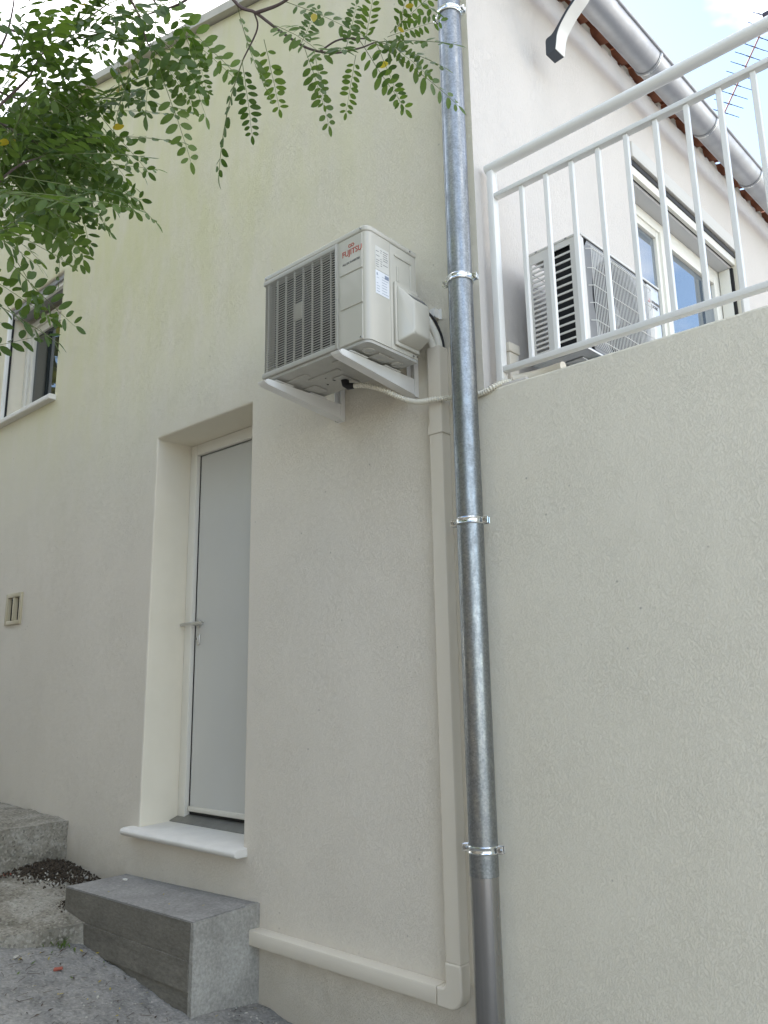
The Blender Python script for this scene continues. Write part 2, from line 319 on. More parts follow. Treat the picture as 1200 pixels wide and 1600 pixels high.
def concrete(name, a, b, c, rough=0.93, bscale=55, bd=.006, bstr=.7, stretch=(1, 1, 1), grit=0.0):
    m = bpy.data.materials.new(name); m.use_nodes = True; nt = m.node_tree; p = nt.nodes['Principled BSDF']
    p.inputs['Roughness'].default_value = rough; p.inputs['Specular IOR Level'].default_value = 0.25
    tc0 = N(nt, 'ShaderNodeTexCoord'); tc = N(nt, 'ShaderNodeMapping', ins={'Scale': stretch}); L(nt, tc0.outputs['Object'], tc.inputs[0])
    n1 = N(nt, 'ShaderNodeTexNoise', ins={'Scale': 4.5, 'Detail': 8.0, 'Roughness': 0.68, 'Distortion': 0.4}); L(nt, tc.outputs[0], n1.inputs[0])
    n2 = N(nt, 'ShaderNodeTexNoise', ins={'Scale': 70.0, 'Detail': 5.0, 'Roughness': 0.7}); L(nt, tc.outputs[0], n2.inputs[0])
    r1 = N(nt, 'ShaderNodeValToRGB'); e = r1.color_ramp.elements; e[0].position = .32; e[0].color = (*a, 1); e[1].position = .7; e[1].color = (*c, 1); k = e.new(.5); k.color = (*b, 1)
    L(nt, n1.outputs[0], r1.inputs[0])
    r2 = N(nt, 'ShaderNodeMapRange', ins={1: 0.3, 2: 0.7, 3: 0.72, 4: 1.2}); L(nt, n2.outputs[0], r2.inputs[0])
    mm = N(nt, 'ShaderNodeMix', data_type='RGBA', blend_type='MULTIPLY'); mm.inputs['Factor'].default_value = 1; L(nt, r1.outputs[0], mm.inputs['A']); L(nt, r2.outputs[0], mm.inputs['B'])
    last = mm.outputs['Result']
    if grit:
        vo = N(nt, 'ShaderNodeTexVoronoi', ins={'Scale': 95.0}); L(nt, tc.outputs[0], vo.inputs[0])
        sc_ = N(nt, 'ShaderNodeSeparateColor'); L(nt, vo.outputs['Color'], sc_.inputs[0])
        for lo, hi, colr, ch in ((.80, .83, (0.46, 0.44, 0.39), 0), (.86, .90, (0.05, 0.045, 0.035), 1)):
            mr = N(nt, 'ShaderNodeMapRange', ins={1: lo, 2: hi, 3: 0.0, 4: grit}); L(nt, sc_.outputs[ch], mr.inputs[0])
            mg = N(nt, 'ShaderNodeMix', data_type='RGBA'); mg.inputs['B'].default_value = (*colr, 1); L(nt, mr.outputs[0], mg.inputs['Factor']); L(nt, last, mg.inputs['A']); last = mg.outputs['Result']
    L(nt, last, p.inputs['Base Color'])
    n3 = N(nt, 'ShaderNodeTexNoise', ins={'Scale': bscale, 'Detail': 6.0, 'Roughness': 0.7}); L(nt, tc.outputs[0], n3.inputs[0])
    bp = N(nt, 'ShaderNodeBump', ins={'Strength': bstr, 'Distance': bd}); L(nt, n3.outputs[0], bp.inputs['Height']); L(nt, bp.outputs[0], p.inputs['Normal'])
    return m
M['ground'] = concrete('rough lane concrete', (0.16, 0.16, 0.155), (0.25, 0.245, 0.235), (0.34, 0.33, 0.31), grit=.25)
M['oldstep'] = concrete('weathered step concrete', (0.15, 0.14, 0.11), (0.27, 0.25, 0.205), (0.42, 0.40, 0.35), bscale=60, bd=.010, bstr=.9, grit=.4)
M['newstep'] = concrete('fresh cast concrete', (0.235, 0.228, 0.218), (0.29, 0.282, 0.27), (0.345, 0.335, 0.32), bscale=30, bd=.003, bstr=.35)
M['formwork'] = concrete('board marked concrete', (0.15, 0.14, 0.118), (0.19, 0.178, 0.15), (0.24, 0.225, 0.19), bscale=30, bd=.004, bstr=.5, stretch=(.5, 1, 1.3))
M['rendered'] = concrete('mortar rendered concrete', (0.27, 0.26, 0.235), (0.34, 0.33, 0.30), (0.41, 0.40, 0.365), bscale=25, bd=.006, bstr=.5)
M['soil'] = mat('dark soil', (0.035, 0.027, 0.02), 0.95, var=(0.08, 0.06, 0.04), vscale=40, bump=.6, bscale=90, bdist=.01)
M['litter'] = mat('dry leaf litter', (0.10, 0.065, 0.04), 0.9, var=(0.03, 0.022, 0.018), vscale=30)
M['pebble'] = mat('pale grit', (0.45, 0.43, 0.38), 0.85)
M['brick'] = mat('red brick', (0.34, 0.10, 0.07), 0.9, bump=.3, bscale=120)
def leafmat(name, a, b, trans):
    m = bpy.data.materials.new(name); m.use_nodes = True; nt = m.node_tree; nt.nodes.clear()
    o = N(nt, 'ShaderNodeOutputMaterial'); oi = N(nt, 'ShaderNodeObjectInfo'); tc = N(nt, 'ShaderNodeTexCoord')
    nz = N(nt, 'ShaderNodeTexNoise', ins={'Scale': 25.0}); L(nt, tc.outputs['Object'], nz.inputs[0])
    ad = N(nt, 'ShaderNodeMath', operation='ADD'); L(nt, oi.outputs['Random'], ad.inputs[0]); L(nt, nz.outputs[0], ad.inputs[1])
    rm = N(nt, 'ShaderNodeMapRange', ins={1: 0.3, 2: 1.4}); L(nt, ad.outputs[0], rm.inputs[0])
    mx = N(nt, 'ShaderNodeMix', data_type='RGBA'); mx.inputs['A'].default_value = (*a, 1); mx.inputs['B'].default_value = (*b, 1); L(nt, rm.outputs[0], mx.inputs['Factor'])
    p = N(nt, 'ShaderNodeBsdfPrincipled', ins={'Roughness': 0.5, 'Specular IOR Level': 0.35}); L(nt, mx.outputs['Result'], p.inputs['Base Color'])
    tr = N(nt, 'ShaderNodeBsdfTranslucent'); br = N(nt, 'ShaderNodeMix', data_type='RGBA', blend_type='MULTIPLY'); br.inputs['Factor'].default_value = 1; br.inputs['B'].default_value = (1.6, 1.7, 0.6, 1)
    L(nt, mx.outputs['Result'], br.inputs['A']); L(nt, br.outputs['Result'], tr.inputs[0])
    ms = N(nt, 'ShaderNodeMixShader', ins={0: trans}); L(nt, p.outputs[0], ms.inputs[1]); L(nt, tr.outputs[0], ms.inputs[2]); L(nt, ms.outputs[0], o.inputs[0])
    return m
M['leaf'] = leafmat('locust leaf', (0.038, 0.075, 0.02), (0.10, 0.155, 0.042), 0.4)
M['yellow'] = leafmat('yellowed leaf', (0.36, 0.26, 0.03), (0.42, 0.34, 0.06), 0.35)
M['stalk'] = mat('green stalk', (0.12, 0.15, 0.05), 0.6)
M['unseenleaf'] = leafmat('unseen tree leaf', (0.09, 0.095, 0.035), (0.15, 0.15, 0.06), 0.3)
M['addedwall'] = concrete('unseen added wall', (0.12, 0.11, 0.095), (0.19, 0.175, 0.15), (0.27, 0.255, 0.22))
# ------------------------------------------------------------------ ground and lane
def gz(x, y):
    return 0.155-0.13*(x+2.95)-0.12*max(y, -1.2)
def grid(x0, x1, y0, y1, st, f):
    bm = NB(); nx = max(1, round((x1-x0)/st)); ny = max(1, round((y1-y0)/st)); V = []
    for j in range(ny+1):
        for i in range(nx+1):
            x = x0+(x1-x0)*i/nx; y = y0+(y1-y0)*j/ny; V.append(bm.verts.new((x, y, f(x, y))))
    for j in range(ny):
        for i in range(nx):
            a = j*(nx+1)+i; bm.faces.new((V[a], V[a+1], V[a+nx+2], V[a+nx+1]))
    return bm
def gn(x, y):
    return gz(x, y)+0.014*mnoise.noise((x*3, y*3, 1))+0.008*mnoise.noise((x*11, y*11, 3))+0.004*mnoise.noise((x*37, y*37, 7))
bm = grid(-5.4, -1.4, -1.6, 0.02, 0.016, gn)
g = solo('lane', bm, M['ground'], (0, 0, 0), None, None, kind='structure')
bm = NB()
far = [(-90, -120), (90, -120), (90, 150), (-90, 150)]
# one sheet to the horizon, falling gently with the lane and lying just under it
def fz(x, y): return gz(max(-9, min(6, x)), y if y < 0 else 0)-0.03
xs = [-120, -60, -25, -9, -5.4, -3, -1.4, 1, 3, 6, 25, 60, 120]; ys = [-120, -60, -25, -10, -5, -2.5, -1.2, 0.3, 5, 10, 40, 120]
G = [[bm.verts.new((x, y, fz(x, y))) for x in xs] for y in ys]
for j in range(len(ys)-1):
    for i in range(len(xs)-1): bm.faces.new((G[j][i], G[j][i+1], G[j+1][i+1], G[j+1][i]))
solo('ground', bm, M['ground'], (0, 0, 0), None, None, kind='structure')

# ------------------------------------------------------------------ house
house = thing('house', (-1.6244, 0, 0), 'cream rendered house with grey door, gable roof and terracotta eaves', 'house')
hC = house   # facade C is modelled in its own frame and brought to the house frame
def partC(name, bm, mats, parent, **k):
    bm.transform(FR['C']); return part(name, bm, mats, parent, **k)
DOOR = (-3.945, -3.065, 0.775, 2.945); WIN = (-6.29, -5.335, 3.57, 4.585)
VENT = (-5.795, -5.60, 1.985, 2.15)
bm = holewall(-11, -1.6244, -0.6, 5.02, [(*DOOR, 0.26), (*WIN, 0.24), (*VENT, 0.05)], .25, lambda u, v, d: Vector((u, d, v)))
SL = 0.29
def rz(x): return 5.035+SL*min(-1.6244-x, 2*4.9-(-1.6244-x))
f = bm.faces.new([bm.verts.new(p) for p in ((-1.6244, 0, 5.02), (-1.6244, 0, rz(-1.6244)), (-6.52, 0, rz(-6.52)), (-11, 0, rz(-11)), (-11, 0, 5.02))])
# plaster reveals are smoother than the facade
for fc in bm.faces:
    fc.normal_update()
    if abs(fc.normal.y) < .5 and fc.calc_center_median().z < 5.0: fc.material_index = 1
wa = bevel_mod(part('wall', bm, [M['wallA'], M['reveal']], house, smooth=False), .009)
CW = (1.49, 3.0, 1.72, 4.44)
bm = holewall(0, 9, 0.5, 5.02, [(*CW, 0.2)], .2, lambda u, v, d: Vector((-d, u, v)))
for fc in bm.faces:
    fc.normal_update()
    if abs(fc.normal.x) < .5: fc.material_index = 1
wc = bevel_mod(partC('wall', bm, [M['wallC'], M['reveal']], house, smooth=False), .008)
# back walls, so that the house shades what it should
bm = NB(); box(bm, -11, -10.8, 0.25, 9, 0, 5); box(bm, -11, -1.2, 8.8, 9, 0, 5)
part('wall', bm, M['wallC'], house, smooth=False)
# roof slabs (canal tile roof seen from below)
def exy(o, y): s = (y+o*sin(ANG))/cos(ANG); p = FR['C'] @ Vector((o, s, 0)); return p.x, p.y
def slab(o0, z0, o1, z1, th):
    bm = NB(); q = [(*exy(o0, -.045), z0), (*exy(o0, 9.1), z0), (*exy(o1, 9.1), z1), (*exy(o1, -.045), z1)]
    A = [bm.verts.new(p) for p in q]; C = [bm.verts.new((p[0], p[1], p[2]+th)) for p in q]
    for i in range(4): bm.faces.new((A[i], A[(i+1) % 4], C[(i+1) % 4], C[i]))
    bm.faces.new(A[::-1]); bm.faces.new(C); return bm
zr = 5.045+SL*4.9
bm = slab(-.02, 5.05, -4.9, zr, .06)
roof = part('roof', bm, M['soffit'], house, smooth=False)
part('roof', slab(-4.902, zr, -9.6, 5.05, .06), M['soffit'], house, smooth=False)
def half_tile(r, ln, th, up, n=8):
    """canal tile along local x; up=True is a cover (hollow below)"""
    bm = NB(); prof = []
    for k in range(n+1):
        a = pi*(k/n); prof.append((r*cos(a), (r*.8)*sin(a)*(1 if up else -1)))
    inn = [(y*(r-th)/r, z*(r-th)/r) for y, z in prof]
    def ring(pr, x, s): return [bm.verts.new((x, y*s, z*s)) for y, z in pr]
    s2 = .82
    a, b = ring(prof, 0, 1), ring(prof, ln, s2 if up else 1/s2*.95); c, d = ring(inn, 0, 1), ring(inn, ln, s2 if up else 1/s2*.95)
    for i in range(n):
        bm.faces.new((a[i], a[i+1], b[i+1], b[i])); bm.faces.new((c[i+1], c[i], d[i], d[i+1]))
        bm.faces.new((a[i+1], a[i], c[i], c[i+1])); bm.faces.new((b[i], b[i+1], d[i+1], d[i]))
    for i in (0, n): bm.faces.new((a[i], b[i], d[i], c[i]))
    return bm
pan = mesh('tile', half_tile(.060, .42, .013, False), M['tile'], True); cover = mesh('tile', half_tile(.085, .42, .013, True), M['tile'], True)
rnd = random.Random(3)
Cb = FR['C']
for i in range(27):
    s = -.06+i*.215+rnd.uniform(-.012, .012)
    for me, ds, dz, o0 in ((pan, 0, .078, -.26), (cover, .107, .10, -.25)):
        o = link('tile', me, roof)
        tl = math.atan(SL)*.8
        mloc = Cb @ Matrix.Translation((o0+rnd.uniform(-.012, .012), s+ds, 5.02+dz-SL*o0*.8+rnd.uniform(-.006, .006))) @ Matrix.Rotation(tl, 4, 'Y') @ Matrix.Rotation(rnd.uniform(-.05, .05), 4, 'Z')
        o.matrix_local = Matrix.Translation(-BASE['house']) @ mloc
# ragged mortar and hollow shade between wall head and tiles
bm = NB()
for i in range(150):
    s = i*.036; z0 = 5.012; h = .018+.03*abs(mnoise.noise((s*9, 2, 1)))+.02*abs(mnoise.noise((s*31, 5, 1)))
    box(bm, -.16, -.004-.02*abs(mnoise.noise((s*17, 8, 3))), s, s+.0362, z0, z0+h)
partC('mortar_bed', bm, M['wallC'], house, smooth=False)
bm = NB(); box(bm, -.35, -.10, -.03, 6, 5.0, 5.16); partC('hollow_shade_board', bm, M['hollow_shade'], house, smooth=False)  # dark board paints the shade of the hollows between tiles

# door
bm = B(-3.872, -3.06, .262, .30, .828, 2.90); door = part('door', bm, M['door'], house, label='pale grey flush door set deep in the wall')
def fr3(bm, x0, x1, z0, z1, wd, y0, y1, bottom=False, r=.004):
    box(bm, x0, x0+wd, y0, y1, z0, z1, r); box(bm, x1-wd, x1, y0, y1, z0, z1, r); box(bm, x0+wd+.0005, x1-wd-.0005, y0, y1, z1-wd, z1, r)
    if bottom: box(bm, x0+wd+.0005, x1-wd-.0005, y0, y1, z0, z0+wd, r)
    return bm
part('door_frame', fr3(NB(), -3.944, -3.0, .80, 2.944, .066, .235, .30), M['frame'], door)
bm = NB(); box(bm, -3.884, -3.866, .262, .29, .84, 2.884); box(bm, -3.87, -3.06, .262, .29, 2.872, 2.885); part('door_seal', bm, M['dark'], door, smooth=False)
part('kick_rail', B(-3.868, -3.06, .248, .268, .832, .858, .003), M['frame'], door)
part('threshold', prism(NB(), [(.185, .7795), (.185, .786), (.262, .812), (.30, .812), (.30, .7795)], 'x', -3.944, -3.0), M['thr'], door, smooth=False)
part('drip_gap_shade', B(-3.93, -3.05, .268, .31, .812, .829), M['dark'], door, smooth=False)  # black box painting the shade of the gap under the door
h = NB(); lathe(h, [(.0, .262), (.024, .262), (.024, .253), (.021, .25), (.011, .25), (.010, .212)], (-3.835, 0, 1.858), 20, 'y')
tube(h, smoothpath([(-3.835, .215, 1.858), (-3.845, .208, 1.858), (-3.87, .205, 1.858), (-3.905, .207, 1.857), (-3.94, .209, 1.855)], 4), [.0095]*17, 12)
tube(h, smoothpath([(-3.835, .214, 1.858), (-3.80, .210, 1.858), (-3.735, .212, 1.856)], 4), [.0095]*9, 12)
part('handle', h, M['alu'], door)
lk = NB(); box(lk, -3.85, -3.82, .252, .263, 1.738, 1.80, .012, 3); box(lk, -3.839, -3.831, .246, .256, 1.757, 1.785, .003, 2); part('lock_plate', lk, M['alu'], door)
part('keyhole', B(-3.8365, -3.8335, .2445, .25, 1.765, 1.779), M['dark'], door, smooth=False)
bm = NB()
prism(bm, [(.23, .735), (-.058, .735), (-.072, .745), (-.074, .757), (-.066, .768), (-.05, .774), (.23, .781)], 'x', -4.02, -3.035)
ds = part('door_sill', bm, M['stone'], house); bevel_mod(ds, .004)

# left window
bm = fr3(NB(), -6.289, -5.30, 3.60, 4.50, .055, .165, .225, True); win = part('window', bm, M['frame'], house)
part('sash', fr3(NB(), -6.225, -5.36, 3.66, 4.44, .06, .18, .222, True), M['frame'], win)
part('pane', B(-6.166, -5.42, .20, .206, 3.719, 4.381), M['glass'], win, smooth=False)
bm = NB(); box(bm, -6.288, -5.337, .02, .034, 4.545, 4.583); box(bm, -6.288, -5.337, .075, .16, 4.535, 4.56)
part('shutter_housing', bm, mat('grey shutter box', (.27, .27, .27), .5), win, smooth=False)
part('shutter_bar', B(-6.286, -5.339, .04, .068, 4.515, 4.58, .004), M['white'], win)
bm = NB(); box(bm, -6.288, -6.262, .004, .03, 3.60, 4.583, .002); part('shutter_guide', bm, M['white'], win)
part('guide_slot', B(-6.286, -6.268, .031, .05, 3.60, 4.58), M['dark'], win, smooth=False)
bm = NB(); prism(bm, [(.23, 3.545), (-.05, 3.545), (-.056, 3.552), (-.056, 3.578), (-.048, 3.585), (.23, 3.597)], 'x', -6.36, -5.305)
bevel_mod(part('window_sill', bm, M['stone'], house), .004)

# vent
bm = NB(); x0, x1, z0, z1 = -5.825, -5.575, 1.955, 2.18
fr3(bm, x0, x1, z0, z1, .03, -.014, .01, True, .004); box(bm, -5.712, -5.688, -.012, .01, z0+.03, z1-.03, .003)
vent = part('vent', bm, mat('sand plastic', (.45, .40, .28), .55), house)
for xa in (-5.795, -5.688):
    v = NB(); prism(v, [(xa+.003, -.004), (xa+.008, .013), (xa+.005, .013), (xa, -.004)], 'z', z0+.031, z1-.031); part('vent_blade', v, vent.data.materials[0], vent, smooth=False)
vd = B(-5.79, -5.605, .042, .049, 1.99, 2.145)
for xa in (-5.794, -5.6895): box(vd, xa, xa+.004, .0135, .042, 1.988, 2.147)
for z in (1.986, 2.1475): box(vd, -5.79, -5.605, .012, .042, z, z+.002)
part('vent_shade', vd, M['dark'], vent, smooth=False)  # black liners paint the shade deep inside the vent

# terrace sliding window (facade frame: x out, y along, z up)
s0, s1, zh = CW[0], CW[1], CW[3]
bm = NB()
def frC(bm, y0, y1, z0, z1, wd, o0, o1, r=.004, top=True):
    box(bm, o0, o1, y0, y0+wd, z0, z1, r); box(bm, o0, o1, y1-wd, y1, z0, z1, r)
    box(bm, o0, o1, y0+wd+.0005, y1-wd-.0005, z1-wd, z1, r); box(bm, o0, o1, y0+wd+.0005, y1-wd-.0005, z0, z0+wd, r); return bm
frC(bm, s0+.001, s1-.001, 1.74, 4.33, .07, -.198, -.13)
tw = partC('terrace_window', bm, M['frame'], house)
partC('sash', frC(NB(), s0+.06, s0+.60, 1.80, 4.27, .055, -.185, -.14), M['frame'], tw)
partC('sash', frC(NB(), s0+.58, s1-.06, 1.80, 4.27, .065, -.178, -.125), M['frame'], tw)
partC('pane', B(-.166, -.16, s0+.114, s0+.546, 1.856, 4.214), M['glassC'], tw, smooth=False)
partC('pane', B(-.156, -.15, s0+.644, s1-.124, 1.866, 4.204), M['glassC'], tw, smooth=False)
partC('shutter_housing', B(-.197, -.045, s0+.002, s1-.002, 4.332, 4.395), mat('pale shutter box', (.55, .55, .56), .5), tw, smooth=False)
partC('shutter_bar', B(-.036, -.012, s0+.002, s1-.002, 4.345, 4.43, .004), M['frame'], tw)
bm = NB(); box(bm, -.044, -.037, s0+.002, s1-.002, 4.35, 4.40); box(bm, -.011, -.006, s0+.002, s1-.002, 4.40, 4.438); partC('shutter_seal', bm, M['dark'], tw, smooth=False)
bm = NB(); box(bm, -.125, -.05, s1-.024, s1-.001, 1.74, 4.33, .003); partC('shutter_guide', bm, M['frame'], tw)
partC('guide_slot', B(-.05, -.03, s1-.02, s1-.001, 1.74, 4.33), M['dark'], tw, smooth=False)
bm = NB(); box(bm, -.01, .012, s1+.0, s1+.125, 1.72, zh+.10, .006); box(bm, -.01, .012, s0-.0, s1-.0005, zh+.0, zh+.10, .006)
partC('window_surround', bm, M['trim'], house)

# house next door, higher up the lane
nb = thing('neighbour_house', (-10, .8, 1), 'taller neighbouring house whose roof edge shows through the leaves', 'house')
part('wall', B(-15, -6.95, .8, 8, 0, 7.15), M['wallC'], nb, smooth=False)
bm = NB(); prism(bm, [(-15.3, 7.0), (-6.8, 7.16), (-6.8, 7.26), (-11, 8.6), (-15.3, 7.2)], 'y', .45, 8.3); part('roof', bm, M['soffit'], nb, smooth=False)

# ------------------------------------------------------------------ terrace
tbm = NB(); prism(tbm, [(-1.69, -.0035), (7, -.0035), (7, .2), (-1.6, .2), (-1.6, -.0005), (-1.69, -.0005)], 'z', -1.2, 2.608)
prism(tbm, [(.2, 2.6085), (.2, 2.62), (.008, 2.62), (.0, 2.617), (-.0035, 2.6085)], 'x', -1.6235, 7)
tb = solo('terrace_wall', tbm, M['wallB'], (-1.6, .1, -1), 'long cream scratch rendered retaining wall below the white railing', 'wall')
bm = B(-1.55, 7, .202, 9, 1.5, 1.7); solo('terrace_floor', bm, M['newstep'], (0, .2, 1.6), None, None, kind='structure')
part_m = NB(); box(part_m, -1.60, -1.44, .012, .19, 2.6205, 2.634, .004)
solo('mortar_cap', part_m, M['wallC'], (-1.5, .1, 2.62), 'thin pale mortar smear on the wall top at the foot of the railing post', 'mortar')

rail = thing('railing', (-1.55, .05, 2.62), 'white metal railing with round handrail along the terrace wall top', 'railing')
part('handrail', T([(-1.595, .05, 3.613), (7, .05, 3.613)], .0235, 20), M['white'], rail, angle=60)
part('mid_rail', B(-1.555, 7, .034, .066, 3.462, 3.482, .002), M['white'], rail)
part('bottom_rail', B(-1.555, 7, .034, .066, 2.692, 2.714, .002), M['white'], rail)
part('post', B(-1.585, -1.556, .03, .07, 2.6345, 3.592, .003), M['white'], rail)
for x in (.55, 2.75, 4.95): part('post', B(x, x+.03, .03, .07, 2.6205, 3.592, .003), M['white'], rail)
bme = B(-.009, .009, -.009, .009, 0, .7475, .002, 1); bal = mesh('baluster', bme, M['white'], True)
for i in range(75):
    x = -1.432+i*.1115
    if any(abs(x-p-.015) < .05 for p in (.55, 2.75, 4.95)): continue
    link('baluster', bal, rail, loc=Vector((x, .05, 2.7142))-BASE['railing'])

# gutter with its straps (facade frame)
gut = thing('gutter', (.19, 0, 4.91), 'weathered half round zinc gutter hanging under the terracotta eaves', 'gutter', fr='C')
def halfpipe(bm, o, z, r, y0, y1, th, a0=pi, a1=2*pi, n=20):
    P1 = [(o+r*cos(a0+(a1-a0)*k/n), z+r*sin(a0+(a1-a0)*k/n)) for k in range(n+1)]
    P2 = [(o+(r-th)*cos(a0+(a1-a0)*k/n), z+(r-th)*sin(a0+(a1-a0)*k/n)) for k in range(n+1)]
    prism(bm, P1+P2[::-1], 'y', y0, y1); return bm
part('channel', halfpipe(NB(), .19, 4.91, .08, -.12, .93, .003), M['zinc'], gut)
part('channel', halfpipe(NB(), .19, 4.91, .0785, .931, 9.0, .003), M['zinc'], gut)
part('bead', T([(.272, -.12, 4.914), (.272, 9, 4.914)], .0095, 12), M['zinc'], gut)
part('end_cap', halfpipe(NB(), .19, 4.91, .0802, -.124, -.118, .079), M['zinc'], gut)
for s in (.68, 1.41, 2.16, 2.90, 3.64, 4.40):
    st = part('strap', halfpipe(NB(), .19, 4.91, .0825, s-.014, s+.014, .0022), M['zinc'], gut)
    part('strap_rib', halfpipe(NB(), .19, 4.91, .0855, s-.004, s+.004, .0032), M['clamp'], st)

# curved bracket under the eaves
cb = thing('curved_bracket', (.3, .53, 4.6), 'curved white bracket with black back and foot hanging in front of the gutter', 'bracket', fr='C')
outer = smoothpath([(.136, 0, 4.437), (.143, 0, 4.475), (.15, 0, 4.51), (.167, 0, 4.543), (.19, 0, 4.57), (.217, 0, 4.597), (.247, 0, 4.62), (.285, 0, 4.648), (.33, 0, 4.70), (.36, 0, 4.78), (.365, 0, 4.90), (.34, 0, 5.02), (.26, 0, 5.10)], 5)
inner = smoothpath([(.085, 0, 4.436), (.0855, 0, 4.475), (.09, 0, 4.52), (.122, 0, 4.528), (.155, 0, 4.556), (.19, 0, 4.592), (.222, 0, 4.618), (.262, 0, 4.652), (.306, 0, 4.708), (.335, 0, 4.79), (.34, 0, 4.90), (.318, 0, 5.0), (.25, 0, 5.075)], 5)
bm = NB(); prism(bm, [(p.x, p.z) for p in outer]+[(p.x, p.z) for p in inner[::-1]], 'y', .50, .575)
part('back', bm, M['charcoal'], cb)
o2 = [(p.x, p.z) for p in outer]; o3 = []
for i, p in enumerate(outer):
    t = (outer[min(i+1, len(outer)-1)]-outer[max(i-1, 0)]).normalized(); o3.append((p.x+t.z*.004, p.z-t.x*.004))
bm = NB(); prism(bm, o3+o2[::-1], 'y', .5005, .5745); part('face', bm, M['white'], cb)

# antenna on a roof behind
an = thing('aerial', (-.75, 2.7, 1.7), 'television aerial with rows of forked elements seen beyond the railing', 'aerial')
A0, A1 = Vector((-1.41, 3.045, 5.60)), Vector((-.90, 2.775, 6.10)); dA = (A1-A0).normalized()
part('boom', T([A0, A1], .006, 8), M['boom'], an)
side = dA.cross(Vector((0, 0, 1))).normalized(); sideV = dA.cross(side).normalized()
for k in range(11):
    c = A0+dA*(.0+.062*k)
    bm = NB(); tube(bm, [c-side*.035, c+side*.035], .004, 6)
    for sg in (-1, 1):
        for up in (-1, 1): tube(bm, [c+side*sg*.03, c+side*sg*.05+sideV*up*.006, c+side*sg*.115+sideV*up*.035], .0026, 5)
    part('element', bm, M['antenna'], an)
bm = NB(); c = A0+dA*.60; box(bm, c.x-.02, c.x+.025, c.y-.02, c.y+.02, c.z-.04, c.z+.06, .006); part('junction_box', bm, M['antenna'], an)
part('mast', T([(-.86, 2.75, 6.15), (-.86, 2.75, 1.7)], .016, 10), M['zinc'], an) if False else part('mast', T([A1, A1+Vector((.25, -.05, .12)), (-.55, 2.72, 6.0), (-.55, 2.72, 1.7)], .014, 10), M['zinc'], an)

# ------------------------------------------------------------------ downpipe
PX, PY, PR = -1.655, -.09, .05
dp = thing('downpipe', (PX, PY, .0), 'galvanised steel drainpipe running down the house corner', 'drainpipe')
g0 = gz(PX, PY)-.05
part('upper_pipe', lathe(NB(), [(PR, .86), (PR, 2.40), (PR*.985, 2.401), (PR*.985, 4.72)], (PX, PY, 0), 40), M['galv'], dp, label='dull spangled upper length')
part('lower_pipe', lathe(NB(), [(PR*.965, g0), (PR*.965, .859)], (PX, PY, 0), 40), M['steel'], dp, label='smooth newer steel bottom length')
part('seam', T([(PX-.0222, PY-.0448, .862), (PX-.0222, PY-.0448, 4.70)], .0014, 6), M['galv'], dp)
part('offset_bend', T(smoothpath([(PX, PY, 4.68), (PX, PY, 4.74), (-1.60, -.1, 4.79), (-1.49, -.11, 4.82), (-1.44, -.11, 4.86)], 5), PR, 24), M['galv'], dp)
for i, z in enumerate((4.335, 3.072, 2.085, .945)):
    cl = NB()
    r0, r1 = PR+.0005, PR+.0035
    prof = [(r0, z-.013), (r1, z-.013), (r1+.002, z-.009), (r1, z-.004), (r1, z+.004), (r1+.002, z+.009), (r1, z+.013), (r0, z+.013)]
    lathe(cl, prof, (PX, PY, 0), 40)
    rot = Matrix.Translation((PX, PY, 0)) @ Matrix.Rotation(radians(12), 4, 'Z') @ Matrix.Translation((-PX, -PY, 0))
    for sg in (-1, 1):
        e = NB(); e_x = PX+sg*(PR+.012)
        box(e, e_x-.013, e_x+.013, PY-.010, PY-.006, z-.013, z+.013, .0015, 1); box(e, e_x-.013, e_x+.013, PY+.006, PY+.010, z-.013, z+.013, .0015, 1)
        me = bpy.data.meshes.new('t'); e.to_mesh(me); cl.from_mesh(me); bpy.data.meshes.remove(me); e.free()
    tube(cl, [(PX, PY+PR, z), (PX, .0, z)], .004, 8)
    cl.transform(rot)
    c = part('clamp', cl, M['clamp'], dp)
    bt = NB()
    for sg in (-1, 1):
        x = PX+sg*(PR+.014)
        lathe(bt, [(.0065, PY-.018), (.0065, PY-.0105)], (x, 0, z), 6, 'y'); tube(bt, [(x, PY-.0105, z), (x, PY+.024, z)], .003, 8)
    bt.transform(rot)
    part('clamp_bolt', bt, M['steel'], c)

# ------------------------------------------------------------------ trunking
tr = thing('trunking', (-1.83, 0, .45), 'cream plastic pipe trunking running down the wall and turning toward the step', 'trunking')
def channel(bm, x0, x1, z0, z1, d, ch=.008, vertical=True):
    if vertical: prism(bm, [(x0, -.0005), (x0, -d+ch), (x0+ch*.3, -d+ch*.3), (x0+ch, -d), (x1-ch, -d), (x1-ch*.3, -d+ch*.3), (x1, -d+ch), (x1, -.0005)], 'z', z0, z1)
    else: prism(bm, [(-.0005, z0), (-d+ch, z0), (-d+ch*.3, z0+ch*.3), (-d, z0+ch), (-d, z1-ch), (-d+ch*.3, z1-ch*.3), (-d+ch, z1), (-.0005, z1)], 'x', x0, x1)
    return bm
part('upper_channel', channel(NB(), -1.861, -1.795, 2.50, 2.85, .058), M['pvc'], tr)
part('coupler', channel(NB(), -1.865, -1.791, 2.478, 2.515, .062), M['pvc'], tr)
part('vertical_channel', channel(NB(), -1.861, -1.795, .545, 2.477, .058), M['pvc'], tr)
part('horizontal_channel', channel(NB(), -2.96, -1.905, .395, .457, .058, vertical=False), M['pvc'], tr)
